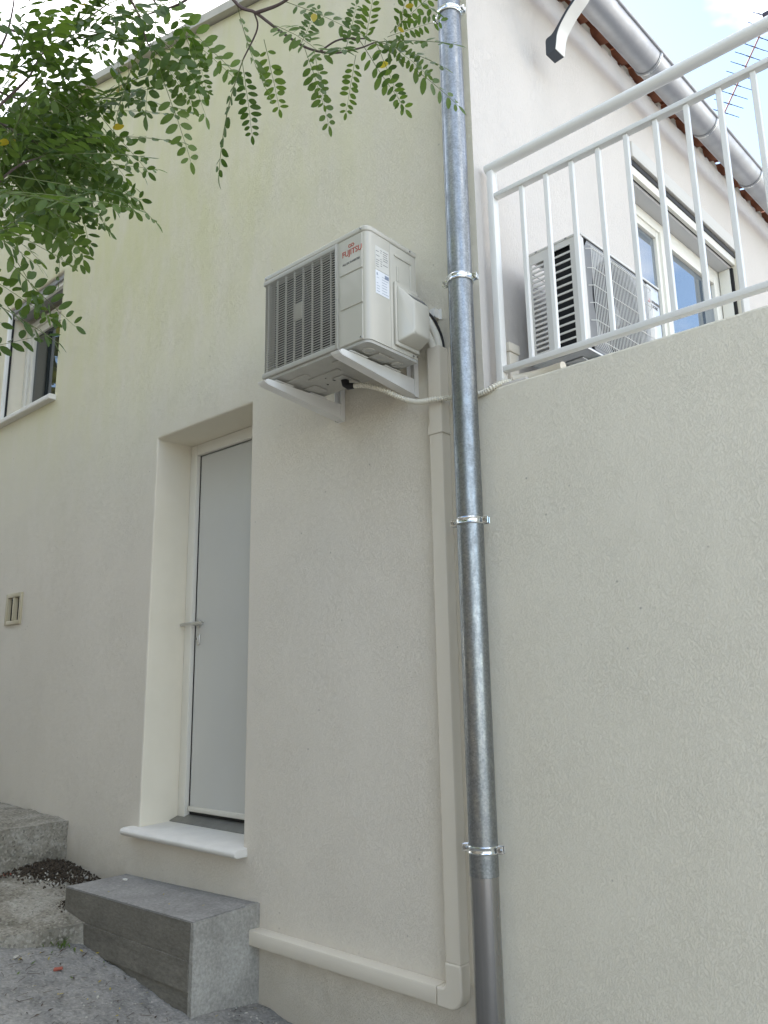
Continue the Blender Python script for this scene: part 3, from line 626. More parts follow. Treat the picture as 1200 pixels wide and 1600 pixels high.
# elbow: rounded outer corner
def elbow(d0, d1, g=.002):
    x0, x1, z0, z1 = -1.904, -1.795+g, .395-g, .544
    R = .055; pts = [(x0, z0), (x1-R, z0)]
    for k in range(1, 9): a = -pi/2+pi/2*k/8; pts.append((x1-R+R*cos(a), z0+R+R*sin(a)))
    pts += [(x1, z1), (-1.861-g, z1)]
    r = .018; cx, cz = -1.861-g-r, .457+g+r
    for k in range(0, 5): a = 0-pi/2*k/4; pts.append((cx+r*cos(a), cz+r*sin(a)))
    pts += [(x0, .457+g)]
    return prism(NB(), pts, 'y', d0, d1)
e = part('elbow', elbow(-.0605, -.0005), M['pvc'], tr); bevel_mod(e, .008, 3, 50)
part('back_plate', B(-1.794, -1.781, -.006, -.0005, .47, 2.85), M['pvc'], tr, smooth=False)
# ------------------------------------------------------------------ wall air conditioner
X0, X1, YF, YB, ZB, ZT = -2.472, -1.857, -.42, -.118, 2.77, 3.262
ac = thing('air_conditioner', ((X0+X1)/2, (YF+YB)/2, ZB), 'beige air conditioner with slatted front grille on the wall beside the drainpipe', 'air conditioner')
XG = -2.022                                   # grille ends here, plain panels start
def rplan(x0, x1, y0, y1, rs, n=6):
    """plan outline with a radius for each corner, starting front left, counter-clockwise"""
    out = []
    for (cx, cy, a0), r in zip(((x0, y0, pi), (x1, y0, 1.5*pi), (x1, y1, 0), (x0, y1, .5*pi)), rs):
        sx = 1 if cx == x0 else -1; sy = 1 if cy == y0 else -1
        for k in range(n+1):
            a = a0+.5*pi*k/n; out.append((cx+sx*r+r*cos(a), cy+sy*r+r*sin(a)))
    return out
part('right_panel', prism(NB(), [(XG+.003, YF+.02), (XG+.003, YF+.001), (-1.90, YF+.001)]+rplan(-1.95, X1, YF+.001, YB, (.001, .03, .004, .001))[7:14]+[(X1, -.284), (X1-.03, -.284), (X1-.03, YF+.03)], 'z', ZB+.012, ZT-.024), M['acbody'], ac, angle=50)
part('side_cover', B(X1-.03, X1-.0005, -.2815, YB, ZB+.012, ZT-.024, .003), M['acbody'], ac)
part('lid', bevel_bm := prism(NB(), rplan(X0-.003, X1+.003, YF-.003, YB+.003, (.012, .032, .008, .008)), 'z', ZT-.0235, ZT), M['acbody'], ac, angle=50)
bevel_mod(bpy.data.objects['lid'], .005, 2, 50)
part('left_panel', B(X0, X0+.012, YF+.03, YB, ZB+.012, ZT-.024), M['acbody'], ac)
part('back_panel', B(X0+.013, X1-.031, YB-.004, YB, ZB+.012, ZT-.024), M['acbody'], ac, smooth=False)
# base pan with pressed relief
bp = NB(); prism(bp, rplan(X0+.004, X1-.004, YF+.004, YB-.002, (.01, .028, .006, .006)), 'z', ZB, ZB+.0115)
pan_o = part('base_pan', bp, M['acpan'], ac, angle=50)
rl = NB()
for a in ((-2.40, -2.27, -.36, -.33), (-2.31, -2.13, -.31, -.285), (-2.10, -2.02, -.37, -.33), (-2.41, -2.33, -.25, -.17), (-2.22, -2.16, -.25, -.14), (-1.99, -1.90, -.31, -.22), (-2.09, -2.03, -.23, -.15)):
    box(rl, a[0], a[1], a[2], a[3], ZB-.007, ZB+.001, .006, 2)
for c in ((-1.92, -.35), (-1.93, -.17), (-2.05, -.28)): lathe(rl, [(.028, ZB+.001), (.026, ZB-.005), (.018, ZB-.0055), (.015, ZB-.002)], (*c, 0), 18)
part('pan_relief', rl, M['acpan'], ac)
hl = NB(); box(hl, -2.235, -2.205, -.235, -.22, ZB-.0015, ZB+.002); box(hl, -2.29, -2.283, -.215, -.208, ZB-.0015, ZB+.002); box(hl, -2.245, -2.24, -.27, -.265, ZB-.0015, ZB+.002)
part('drain_hole', hl, M['dark'], ac, smooth=False)
# three front panels
for z0, z1 in ((ZB+.012, 2.931), (2.935, 3.078), (3.082, ZT-.026)):
    part('front_panel', B(XG+.02, X1-.024, YF-.0025, YF+.003, z0+.002, z1-.002, .0015, 1), M['acbody'], ac, smooth=False)
part('edge_post', B(XG-.004, XG+.008, YF-.008, YF+.01, ZB+.012, ZT-.025, .003), M['acgrille'], ac)
# grille
GX0, GX1, GZ0, GZ1 = X0+.001, XG-.005, ZB+.012, ZT-.025
gr = part('grille', B(GX0, GX1, YF-.006, YF+.02, GZ1-.022, GZ1, .004), M['acgrille'], ac)
part('grille_foot', B(GX0, GX1, YF-.006, YF+.02, GZ0, GZ0+.024, .004), M['acgrille'], gr)
part('fan_chamber', B(X0+.012, XG-.006, YF+.055, YF+.07, GZ0, GZ1), M["dark"], ac, smooth=False)
fan = NB()
lathe(fan, [(.05, YF+.03), (.055, YF+.05)], (-2.245, 0, 3.02), 20, 'y')
for k in range(3):
    a = 2*pi*k/3
    fan2 = NB(); prism(fan2, [(.04, -.05), (.19, -.09), (.2, .0), (.19, .06), (.05, .05)], 'y', YF+.038, YF+.042)
    fan2.transform(Matrix.Translation((-2.245, 0, 3.02)) @ Matrix.Rotation(a, 4, 'Y') @ Matrix.Diagonal((1, 1, 1, 1)))
    me = bpy.data.meshes.new('t'); fan2.to_mesh(me); fan.from_mesh(me); bpy.data.meshes.remove(me); fan2.free()
part('fan', fan, M['rubber'], ac, smooth=False)
ns = 38; pitch = (GZ1-.022-GZ0-.024)/ns
sm = NB(); R = .022; n = 6
poly = [(GX0, YF+.03), (GX0, YF-.004+R)]
for k in range(1, n+1): a = pi+.5*pi*k/n; poly.append((GX0+R+R*cos(a), YF-.004+R+R*sin(a)))
poly += [(GX1-.008, YF-.004), (GX1-.001, YF-.001), (GX1, YF+.012)]
inner_ = [(GX1-.004, YF+.012), (GX1-.006, YF-.0005), (GX0+R, YF-.0005), (GX0+.006, YF+.012), (GX0+.005, YF+.03)]
prism(sm, [(x-GX0, y) for x, y in poly+inner_], 'z', -.0014, .0014)
slat = mesh('slat', sm, M['acgrille'], True)
for i in range(ns):
    link('slat', slat, gr, loc=Vector((GX0, 0, GZ0+.024+pitch*(i+.5)))-BASE['air_conditioner'])
bmesh_bar = B(-.0011, .0011, YF-.0042, YF+.006, GZ0+.024, GZ1-.022); bar = mesh('bar', bmesh_bar, M['acgrille'])
for x in (-2.437, -2.382, -2.327, -2.273, -2.219, -2.164, -2.11, -2.055):
    link('bar', bar, gr, loc=Vector((x, 0, 0))-BASE['air_conditioner'])
part('centre_block', B(-2.271, -2.221, YF-.0052, YF+.004, 2.985, 3.058, .002), M['acgrille'], gr)
hb = NB()
for i in range(10): box(hb, -2.270, -2.222, YF-.0068, YF-.005, 2.9885+i*.0073, 2.9912+i*.0073)
part('centre_rib', hb, M['acgrille'], gr, smooth=False)
# lettering
t = text_bm('FUJITSU', .035, 1.0); 
xs_ = [v.co.x for v in t.verts]; k = .104/(max(xs_)-min(xs_)); t.transform(Matrix.Diagonal((k, 1, 1, 1)))
t.transform(Matrix.Translation((-1.988, YF-.0030, 3.160)) @ Matrix.Rotation(pi/2, 4, 'X')); part('brand_lettering', t, M['red'], ac, smooth=False)
lo = NB()
for dx in (-.0075, .0075): tube(lo, [(-1.9375+dx+.0072*cos(2*pi*q/16), YF-.003, 3.199+.0062*sin(2*pi*q/16)) for q in range(16)], .0014, 6, closed=True)
part('brand_emblem', lo, M['red'], ac)
t = text_bm('ALL DC INVERTER', .012, 1.0); xs_ = [v.co.x for v in t.verts]; k = .095/(max(xs_)-min(xs_)); t.transform(Matrix.Diagonal((k, 1, 1, 1)))
t.transform(Matrix.Translation((-1.986, YF-.0030, 3.124)) @ Matrix.Rotation(pi/2, 4, 'X')); part('small_lettering', t, M['ink'], ac, smooth=False)
# stickers on the side
def side_box(bm, y0, y1, z0, z1, d0, d1, r=0, **k): return box(bm, X1+d0, X1+d1, y0, y1, z0, z1, r, **k)
part('rating_sticker', side_box(NB(), -.372, -.292, 2.985, 3.085, .0, .0012), M['sticker'], ac, smooth=False)
part('warning_sticker', side_box(NB(), -.372, -.292, 3.088, 3.19, .0, .0011), mat('beige sticker', (.62, .61, .57), .3), ac, smooth=False)
pr_ = NB(); q = random.Random(5)
for i in range(9):
    z = 3.10+i*.0095
    for c0, c1 in ((-.368, -.348), (-.342, -.33), (-.326, -.296)):
        if q.random() < .75: side_box(pr_, c0, c1-q.uniform(0, .006), z, z+.0022, .0011, .0014)
part('warning_print', pr_, M['ink'], ac, smooth=False)
pr_ = NB()
for i in range(7):
    z = 2.995+i*.0115
    for c0, c1 in ((-.366, -.345), (-.335, -.296)):
        if q.random() < .7: side_box(pr_, c0, c1-q.uniform(0, .012), z, z+.0018, .0012, .0015)
side_box(pr_, -.318, -.294, 3.062, 3.078, .0012, .0015); side_box(pr_, -.366, -.36, 3.066, 3.074, .0012, .0015)
part('rating_print', pr_, M['inkblue'], ac, smooth=False)
# pressed frame and valve cover
rf = NB()
fr = [(-.262, 3.20), (-.15, 3.20), (-.15, 3.0), (-.162, 3.0), (-.162, 3.188), (-.262, 3.188)]
for y0, y1, z0, z1 in ((-.258, -.15, 3.19, 3.205), (-.163, -.15, 2.99, 3.188), (-.246, -.234, 3.08, 3.15)): side_box(rf, y0, y1, z0, z1, -.002, .004, .003)
part('cover_rib', rf, M['acbody'], ac)
vc = NB()
side_box(vc, -.268, -.12, 2.80, 3.075, -.001, .012, .008)
part('valve_plate', vc, M['acbody'], ac)
hv = NB()
for p in ((X1+.01, -.262, 2.812), (X1+.01, -.123, 2.812), (X1+.01, -.262, 3.062), (X1+.01, -.123, 3.062), (X1+.072, -.225, 2.845), (X1+.072, -.125, 2.845), (X1+.072, -.225, 2.985), (X1+.072, -.125, 2.985)): hv.verts.new(p)
bmesh.ops.convex_hull(hv, input=hv.verts[:]); bmesh.ops.bevel(hv, geom=hv.edges[:], offset=.007, segments=3, affect='EDGES', profile=.5)
vco = part('valve_cover', hv, M['acbody'], ac, angle=60)
rc = NB()
def slope(t, y, e): return Vector((X1+.01+.062*t+.0012*e, y, 3.062-.077*t+.0012*e))
ra = [slope(t, y, e) for e in (.2, 1) for t, y in ((.62, -.232), (.62, -.135), (.90, -.135), (.90, -.22))]
rv = [rc.verts.new(p) for p in ra]; bmesh.ops.convex_hull(rc, input=rv)
part('grip_shade', rc, M['ink'], vco, smooth=False)  # dark plate painting the shade of the grip recess
sc_ = NB()
for x, z in ((-2.455, ZT-.014), (-1.885, ZT-.013), (-1.888, ZB+.022), (-2.016, 2.99)): lathe(sc_, [(.0045, YF-.0055), (.0035, YF-.0075), (.001, YF-.0075)], (x, 0, z), 12, 'y')
for y, z in ((-.16, ZT-.012), (-.128, ZB+.022), (-.152, ZB+.018)): lathe(sc_, [(.0045, X1+.0035), (.0035, X1+.0055), (.001, X1+.0055)], (0, y, z), 12, 'x')
part('screw', sc_, M['steel'], ac)

# brackets under it
def bracket(xr, label):
    b = thing('wall_bracket', (xr-.02, 0, 2.7), label, 'bracket', 'brackets carrying the wall air conditioner')
    x0, x1 = xr-.042, xr; zt = 2.755
    vert = NB(); box(vert, x0, x1, -.0025, -.0005, 2.678, 3.0, .0005, 1); box(vert, x0, x0+.002, -.028, -.003, 2.678, 3.0); box(vert, x1-.002, x1, -.028, -.003, 2.678, 3.0)
    part('upright', vert, M['white'], b, smooth=False)
    arm = NB()
    for xa in (x0+.003, x1-.005): prism(arm, [(-.004, 2.685), (-.004, zt), (-.455, zt), (-.468, zt-.006), (-.468, zt-.018), (-.455, zt-.024)], 'x', xa, xa+.002)
    prism(arm, [(-.004, 2.683), (-.004, 2.685), (-.455, zt-.023), (-.468, zt-.016), (-.475, zt-.010), (-.477, zt-.012), (-.470, zt-.020), (-.456, zt-.026)], 'x', x0-.006, x1-.003)
    part('arm', arm, M['white'], b, smooth=False)
    for y in (-.37, -.17):
        ft = NB(); box(ft, x0+.006, x1-.006, y-.035, y+.035, zt-.012, zt+.0005, .002); f_ = part('rubber_pad', ft, M['dark'], b)
        pl = NB(); box(pl, x0+.002, x1+.006, y-.05, y+.05, zt+.001, zt+.004, .001, 1); box(pl, x0+.012, x1-.012, y-.02, y+.02, zt+.004, ZB-.0075); part('pad_plate', pl, M['white'], f_)
    bo = NB()
    for z in (2.70, 2.745, 2.95): lathe(bo, [(.006, -.0025), (.006, -.007), (.004, -.0075)], ((x0+x1)/2+.008, 0, z), 6, 'y')
    part('bolt', bo, M['steel'], b)
    return b
bracket(-2.388, 'white wall bracket under the left end of the slatted air conditioner, beneath its grille')
bracket(-1.952, 'white wall bracket under the right end of the slatted air conditioner, next to the trunking')
rl = thing('mounting_rail', (-2.2, 0, 3.015), 'grey white cross rail on the wall behind the slatted air conditioner', 'mounting rail')
b = NB(); prism(b, [(-.0005, 2.995), (-.030, 2.995), (-.036, 3.0), (-.036, 3.034), (-.033, 3.037), (-.0005, 3.037)], 'x', -2.56, -1.828); part('rail', b, M['white'], rl, smooth=False)
b = NB(); box(b, -1.829, -1.818, -.003, -.0005, 2.992, 3.040); part('end_plate', b, M['white'], rl, smooth=False)
b = NB()
for x in (-1.90, ): lathe(b, [(.005, -.0355), (.005, -.0365)], (x, 0, 3.015), 10, 'y')
for x in (-1.845, -1.836): box(b, x-.0022, x+.0022, -.026, -.021, 3.0365, 3.0375)
part('hole', b, M['dark'], rl, smooth=False)

# refrigerant lines
rp_ = thing('refrigerant_lines', (-1.84, -.05, 2.85), 'white insulated pipes and a black cable entering the top of the trunking', 'pipes')
p1 = smoothpath([(-1.875, -.075, 3.005), (-1.858, -.068, 2.998), (-1.842, -.055, 2.965), (-1.826, -.038, 2.915), (-1.818, -.028, 2.87), (-1.817, -.027, 2.83)], 6)
part('insulation', T(p1, .0145, 14), M['foam'], rp_)
p2 = smoothpath([(-1.862, -.085, 2.945), (-1.85, -.078, 2.93), (-1.843, -.06, 2.895), (-1.841, -.04, 2.865), (-1.84, -.034, 2.83)], 6)
part('insulation', T(p2, .0155, 14), M['foam'], rp_)
part('copper_pipe', T(smoothpath([(-1.90, -.10, 2.945), (-1.88, -.094, 2.947), (-1.858, -.083, 2.941)], 4), .0065, 10), M['copper'], rp_)
part('cable', T(smoothpath([(-1.88, -.07, 3.018), (-1.862, -.062, 3.022), (-1.838, -.045, 2.995), (-1.82, -.03, 2.95), (-1.806, -.02, 2.895), (-1.80, -.018, 2.84)], 6), .0055, 10), M['dark'], rp_)

# condensate hose
hs = thing('drain_hose', (-1.9, -.1, 2.65), 'ivory corrugated drain hose sagging from the air conditioner past the drainpipe', 'hose')
path = smoothpath([(-2.150, -.20, 2.728), (-2.10, -.185, 2.722), (-2.04, -.15, 2.70), (-1.985, -.105, 2.665), (-1.94, -.085, 2.64), (-1.88, -.085, 2.618), (-1.815, -.082, 2.612), (-1.765, -.055, 2.612), (-1.70, -.018, 2.61), (-1.62, -.016, 2.608), (-1.575, -.012, 2.62), (-1.545, .03, 2.645), (-1.50, .08, 2.65), (-1.40, .10, 2.645)], 60)
acc = 0; rr = [];
for i, p in enumerate(path):
    if i: acc += (p-path[i-1]).length
    rr.append(.0103+.0014*cos(2*pi*acc/.0062))
# resample evenly so the corrugation is regular
pts = [path[0]]; acc = 0; st = .0015
for a, b_ in zip(path, path[1:]):
    d = (b_-a).length; t = 0
    while acc+d-t >= st:
        t += st-acc; pts.append(a.lerp(b_, t/d)); acc = 0; d2 = d-t
        if d2 < 1e-9: break
    acc += max(0, d-t) if acc or t else d
    if acc >= st: acc = 0
rr = [.0100+.0022*cos(2*pi*i*st/.0105) for i in range(len(pts))]
part('hose', T(pts, rr, 10), M['hose'], hs, angle=80)
ft = NB(); tube(ft, [(-2.19, -.205, 2.765), (-2.185, -.205, 2.745), (-2.17, -.203, 2.732), (-2.14, -.198, 2.727)], [.017, .017, .015, .0128], 16); part('elbow_fitting', ft, M['dark'], hs)

# ------------------------------------------------------------------ terrace air conditioner (facade frame: x out, y along, z up)
un = thing('air_conditioner', (.22, .53, 2.745), 'white air conditioner with round wire fan guard behind the terrace railing', 'air conditioner', fr='C')
a0, a1, o0, o1, zb, zt = .20, .872, .10, .352, 2.745, 3.245
slots = []
for i in range(20): slots.append((o0+.022, o0+.082, zb+.03+i*.0212, zb+.03+i*.0212+.0125))
nf = 13
side_h = [(-s[1], -s[0], s[2], s[3], .004) for s in slots]+[(-(o1-.045), -(o1-.135), zb+.035+i*.0335, zb+.035+i*.0335+.0255, .004) for i in range(nf)]
bm = holewall(-(o1-.012), -o0, zb+.012, zt-.012, side_h, .004, lambda u, v, d: Vector((-u, a0+d, v)))
part('slotted_side', bm, M['unitbody'], un, smooth=False)
part('coil', B(o0+.088, o1-.03, a0+.02, a1-.03, zb+.015, zt-.015), M['coil'], un, smooth=False)
part('coil_guard', (lambda bm: [tube(bm, [(o0+.012, a0+.01, zb+.03+i*.055), (o0+.012, a1-.02, zb+.03+i*.055)], .0016, 5) for i in range(9)] and bm)(NB()), M['unitpan'], un)
part('corner_post', prism(NB(), [(o1-.0115, a0), (o1-.008, a0+.001), (o1-.002, a0+.006), (o1, a0+.014), (o1, a0+.03), (o1-.012, a0+.03), (o1-.0115, a0+.004)], 'z', zb+.012, zt-.012), M['unitbody'], un)
FC = (0, a0+.297, zb+.25); FR_ = .228
bm = NB(); nseg = 40
sq = []
for k in range(nseg):
    a = 2*pi*k/nseg; c, s_ = cos(a), sin(a)
    y0, y1, z0, z1 = a0+.03, a0+.56, zb+.012, zt-.012
    tt = min([((y1 if c > 0 else y0)-FC[1])/c if abs(c) > 1e-6 else 9, ((z1 if s_ > 0 else z0)-FC[2])/s_ if abs(s_) > 1e-6 else 9])
    sq.append((FC[1]+c*tt, FC[2]+s_*tt))
ins = [(FC[1]+FR_*cos(2*pi*k/nseg), FC[2]+FR_*sin(2*pi*k/nseg)) for k in range(nseg)]
V0 = [bm.verts.new((o1, *p)) for p in sq]; V1 = [bm.verts.new((o1, *p)) for p in ins]; V2 = [bm.verts.new((o1-.025, FC[1]+(p[0]-FC[1])*.95, FC[2]+(p[1]-FC[2])*.95)) for p in ins]
for k in range(nseg):
    j = (k+1) % nseg; bm.faces.new((V0[k], V0[j], V1[j], V1[k])); bm.faces.new((V1[k], V1[j], V2[j], V2[k]))
cs = [(a0+.03, zb+.012), (a0+.56, zb+.012), (a0+.56, zt-.012), (a0+.03, zt-.012)]
part('front_panel', bm, M['shroud'], un, smooth=False)
part('front_panel', B(o1-.02, o1, a0+.5605, a1, zb+.012, zt-.012, .006), M['unitbody'], un)
bm = NB(); lathe(bm, [(.05, o1-.03), (.055, o1-.045)], (0, FC[1], FC[2]), 20, 'x')
for k in range(3):
    f2 = NB(); prism(f2, [(.04, -.05), (.17, -.10), (.185, .0), (.16, .07), (.05, .05)], 'x', o1-.05, o1-.046); f2.transform(Matrix.Translation((0, FC[1], FC[2])) @ Matrix.Rotation(2*pi*k/3+.4, 4, 'X'))
    me = bpy.data.meshes.new('t'); f2.to_mesh(me); bm.from_mesh(me); bpy.data.meshes.remove(me); f2.free()
part('fan', bm, M['unitpan'], un, smooth=False)
wg = NB()
ny = 40
for i in range(ny+1):
    y = a0+.055+i*(.50/ny); tube(wg, [(o1+.004, y, zb+.025), (o1+.018, y, zb+.04), (o1+.018, y, zt-.05), (o1+.004, y, zt-.035)], .0016, 4, cap=False)
for z in (zb+.05, zb+.13, zb+.205, zb+.28, zb+.355, zt-.06): tube(wg, [(o1+.002, a0+.04, z), (o1+.0195, a0+.058, z), (o1+.0195, a0+.552, z), (o1+.002, a0+.57, z)], .0018, 5)
part('wire_guard', wg, M['white'], un)
bm = NB(); prism(bm, [(o0-.004, a0-.004), (o1-.01, a0-.004), (o1+.004, a0+.01), (o1+.004, a1+.004), (o0-.004, a1+.004)], 'z', zt-.0115, zt); lid_ = part('lid', bm, M['unitbody'], un, smooth=False); bevel_mod(lid_, .004)
part('lid_seal', B(o1-.002, o1+.0015, a0+.02, a1, zt-.017, zt-.012), M['dark'], un, smooth=False)
bm = NB(); box(bm, o0, o1, a0, a1, zb, zb+.0115, .003); part('base_pan', bm, M['unitpan'], un)
bm = NB()
for q_ in ((.14, .20, .24, .34), (.22, .30, .25, .40), (.15, .31, .45, .50), (.13, .2, .56, .75), (.23, .32, .60, .8)): box(bm, q_[0], q_[1], q_[2], q_[3], zb-.008, zb+.001, .006, 2)
part('pan_relief', bm, M['unitpan'], un)
bm = NB()
for o in (o0+.05, o1-.06): box(bm, o-.006, o+.006, a0-.0045, a0+.0, zt-.010, zt-.002, .002)
part('screw', bm, M['steel'], un)
def onfront(t, w, y, z):
    xs_ = [v.co.x for v in t.verts]; k = w/(max(xs_)-min(xs_)); t.transform(Matrix.Diagonal((k, 1, 1, 1)))
    t.transform(Matrix.Translation((o1+.0005, y, z)) @ Matrix.Rotation(pi/2, 4, 'Z') @ Matrix.Rotation(pi/2, 4, 'X')); return t
part('brand_lettering', onfront(text_bm('MITSUBISHI', .019), .082, a0+.587, zt-.10), M['ink'], un, smooth=False)
part('brand_lettering', onfront(text_bm('ELECTRIC', .019), .062, a0+.587, zt-.122), M['ink'], un, smooth=False)
bm = NB()
for a in (90, 210, 330):
    d = radians(a); u = Vector((cos(d), sin(d))); v = Vector((-u.y, u.x)); c = Vector((a0+.571, zt-.098))
    prism(bm, [tuple(c), tuple(c+u*.007+v*.004), tuple(c+u*.014), tuple(c+u*.007-v*.004)], 'x', o1, o1+.001)
part('brand_emblem', bm, M['redmark'], un, smooth=False)
# its rack and the pipe cover by the wall
rk = thing('wall_bracket', (.2, .5, 2.7), 'grey white rack carrying the fan guard air conditioner on the terrace wall', 'bracket', fr='C')
for s in (.32, .75):
    part('arm', B(0.001, .36, s-.018, s+.018, zb-.045, zb-.0085, .002), M['white'], rk); part('upright', B(.001, .03, s-.018, s+.018, zb-.30, zb-.046, .002), M['white'], rk)
tr2 = thing('trunking', (.03, .12, 2.4), 'cream upright pipe trunking on the terrace wall beside the fan guard air conditioner', 'trunking', fr='C')
bm = NB(); box(bm, .0005, .06, .10, .165, 1.7, 2.80, .006); part('vertical_channel', bm, M['pvc'], tr2); bm = NB(); box(bm, .0005, .064, .096, .169, 2.80, 2.84, .004); part('end_cap', bm, M['pvc'], tr2)
cd2 = NB(); tube(cd2, smoothpath([(.10, .06, 2.655), (.16, .09, 2.66), (.22, .11, 2.665), (.30, .10, 2.66)], 5), .018, 12)
solo('conduit', cd2, M['pvc'], (.2, .09, 2.66), 'pale conduit lying on the wall top under the terrace air conditioner', 'conduit', fr='C')

# ------------------------------------------------------------------ steps
def rough(bm, amp, fr, cuts, seed, keep=None):
    bmesh.ops.subdivide_edges(bm, edges=bm.edges[:], cuts=cuts, use_grid_fill=True)
    bm.normal_update(); off = {}
    for v in bm.verts:
        p = v.co
        n = mnoise.noise((p.x*fr, p.y*fr, p.z*fr+seed))+.5*mnoise.noise((p.x*fr*2.7, p.y*fr*2.7, p.z*fr*2.7+seed))+.3*mnoise.noise((p.x*fr*7, p.y*fr*7, p.z*fr*7+seed))
        off[v] = v.normal*n*amp
    for v, o in off.items(): v.co += o
    return bm
def hexa(P): 
    bm = NB(); v = [bm.verts.new(p) for p in P]
    for f in ((0, 1, 2, 3), (7, 6, 5, 4), (0, 4, 5, 1), (1, 5, 6, 2), (2, 6, 7, 3), (3, 7, 4, 0)): bm.faces.new([v[i] for i in f])
    return bm
# door step: smooth top, board marked front, rendered end
st = thing('door_step', (-3.45, -.18, .2), 'fresh grey concrete block step with board marked front below the door', 'step')
YS = -.352
zt_ = lambda x: .536+(x+4.02)*.0149
bm = rough(hexa([(-4.02, YS, .529), (-2.948, YS, .5455), (-2.955, .0, .5455), (-4.05, .0, .52), (-4.02, YS, zt_(-4.02)), (-2.945, YS, .552), (-2.955, .0, .556), (-4.05, .0, .528)]), .0012, 9, 20, 2); bmesh.ops.bevel(bm, geom=[e for e in bm.edges if len(e.link_faces) == 2 and e.calc_face_angle() > 1.0], offset=.0025, segments=2, affect='EDGES')
part('tread', bm, M['newstep'], st)
zz = [.0, .285, .40]
for i, d in enumerate((.0, .009, .003)):
    za, zb_ = zz[i]+.001, None
    tl, tr_ = (zz[i+1], zz[i+1]) if i < 2 else (.5285, .545)
    bm = rough(hexa([(-4.02, YS+.004-d, za), (-2.96, YS+.004-d, za), (-2.96, -.02, za), (-4.02, -.02, za), (-4.02, YS+.004-d, tl), (-2.96, YS+.004-d, tr_), (-2.96, -.02, tr_), (-4.02, -.02, tl)]), .0016, 8, 16, 5+i)
    part('formwork_face', bm, M['formwork'], st)
bm = rough(hexa([(-2.9595, YS-.001, .0), (-2.925, YS-.004, .0), (-2.935, -.0, .0), (-2.9595, -.0, .0), (-2.9595, YS-.001, .5505), (-2.938, YS-.001, .549), (-2.94, -.0, .553), (-2.9595, .0, .5545)]), .006, 9, 22, 9)
part('end_face', bm, M['rendered'], st)
os1 = rough(hexa([(-9, -1.6, .3), (-3.80, -1.6, .1), (-3.70, .0, .1), (-9, .0, .3), (-9, -1.6, 1.02), (-4.02, -1.6, .40), (-3.72, .0, .40), (-9, .0, 1.0)]), .0, 3, 0, 1)
os1.free()
bm = rough(hexa([(-4.75, -1.5, .0), (-3.93, -1.5, .0), (-3.70, -.0, .0), (-4.75, -.0, .0), (-4.75, -1.5, .52), (-4.08, -1.5, .40), (-3.735, -.0, .405), (-4.75, -.0, .515)]), .017, 6.0, 42, 4)
solo('old_step', bm, M['oldstep'], (-4.2, -.7, .3), 'crumbling sloping concrete step left of the fresh block step', 'step', 'old concrete steps along the wall')
bm = rough(hexa([(-6.4, -1.5, .2), (-4.62, -1.5, .2), (-4.695, .0, .2), (-6.4, .0, .2), (-6.4, -1.5, .80), (-4.66, -1.5, .745), (-4.715, .0, .735), (-6.4, .0, .80)]), .014, 6.0, 50, 11)
solo('old_step', bm, M['oldstep'], (-5.5, -.7, .5), 'higher weathered concrete step at the left edge under the wall vent', 'step', 'old concrete steps along the wall')
bm = rough(hexa([(-9, -1.5, .4), (-5.55, -1.5, .4), (-5.62, .0, .4), (-9, .0, .4), (-9, -1.5, .9), (-5.6, -1.5, .82), (-5.72, .0, .80), (-9, .0, .9)]), .02, 3.4, 30, 15)
solo('soil_bank', bm, M['soil'], (-7, -.7, .6), 'bank of dark soil against the wall above the highest step', 'soil', kind='stuff')
# soil spill and litter
def clods(n, cx, cy, cz, sx, sy, sz, rmin, rmax, q, bm, mi=0):
    for _ in range(n):
        a = q.gauss(0, .45); b_ = q.gauss(0, .45); 
        if abs(a) > 1 or abs(b_) > 1: continue
        x, y = cx+a*sx, cy+b_*sy; h = max(0, 1-(a*a+b_*b_)); z = cz(x, y)+sz*h*q.random()
        r = q.uniform(rmin, rmax)
        ge = bmesh.ops.create_icosphere(bm, subdivisions=1, radius=r, matrix=Matrix.Translation((x, min(y, -r), z)) @ Euler((q.random()*3, q.random()*3, q.random()*3)).to_matrix().to_4x4() @ Matrix.Diagonal((q.uniform(.6, 1.5), q.uniform(.6, 1.3), q.uniform(.35, .8), 1)))['verts']
        for v in ge: v.co += Vector((q.uniform(-1, 1), q.uniform(-1, 1), q.uniform(-1, 1)))*r*.3
        if mi:
            for f in {f for v in ge for f in v.link_faces}: f.material_index = mi
ot = lambda x, y: .405+(.515-.405)*max(0, min(1.1, (-3.735-x)/1.0))
q = random.Random(21); bm = NB()
clods(1500, -4.62, -.16, ot, .28, .20, .03, .003, .010, q, bm); clods(500, -4.42, -.12, ot, .30, .14, .025, .003, .008, q, bm)
clods(260, -4.66, -.62, ot, .12, .5, .03, .003, .009, q, bm); clods(60, -4.45, -.2, ot, .3, .25, .03, .004, .008, q, bm, 1); clods(160, -4.07, -.30, lambda x, y: .43, .10, .10, .02, .003, .009, q, bm)
clods(60, -4.66, -.55, ot, .1, .3, .02, .004, .008, q, bm, 2)
solo('soil_spill', bm, [M['soil'], M['pebble'], M['brick']], (-4.5, -.3, .5), 'dark soil and stones spilled between the two old steps', 'soil', kind='stuff', smooth=False)
bm = NB(); q = random.Random(33)
def flake(bm, x, y, z, s, mi):
    M_ = Matrix.Translation((x, y, z)) @ Euler((q.uniform(-.4, .4), q.uniform(-.4, .4), q.random()*6.3)).to_matrix().to_4x4()
    P = [M_ @ Vector(p) for p in ((-s, 0, 0), (-.2*s, -.38*s, .002), (s, 0, .004), (-.1*s, .38*s, .003))]
    f = bm.faces.new([bm.verts.new(p) for p in P]); f.material_index = mi
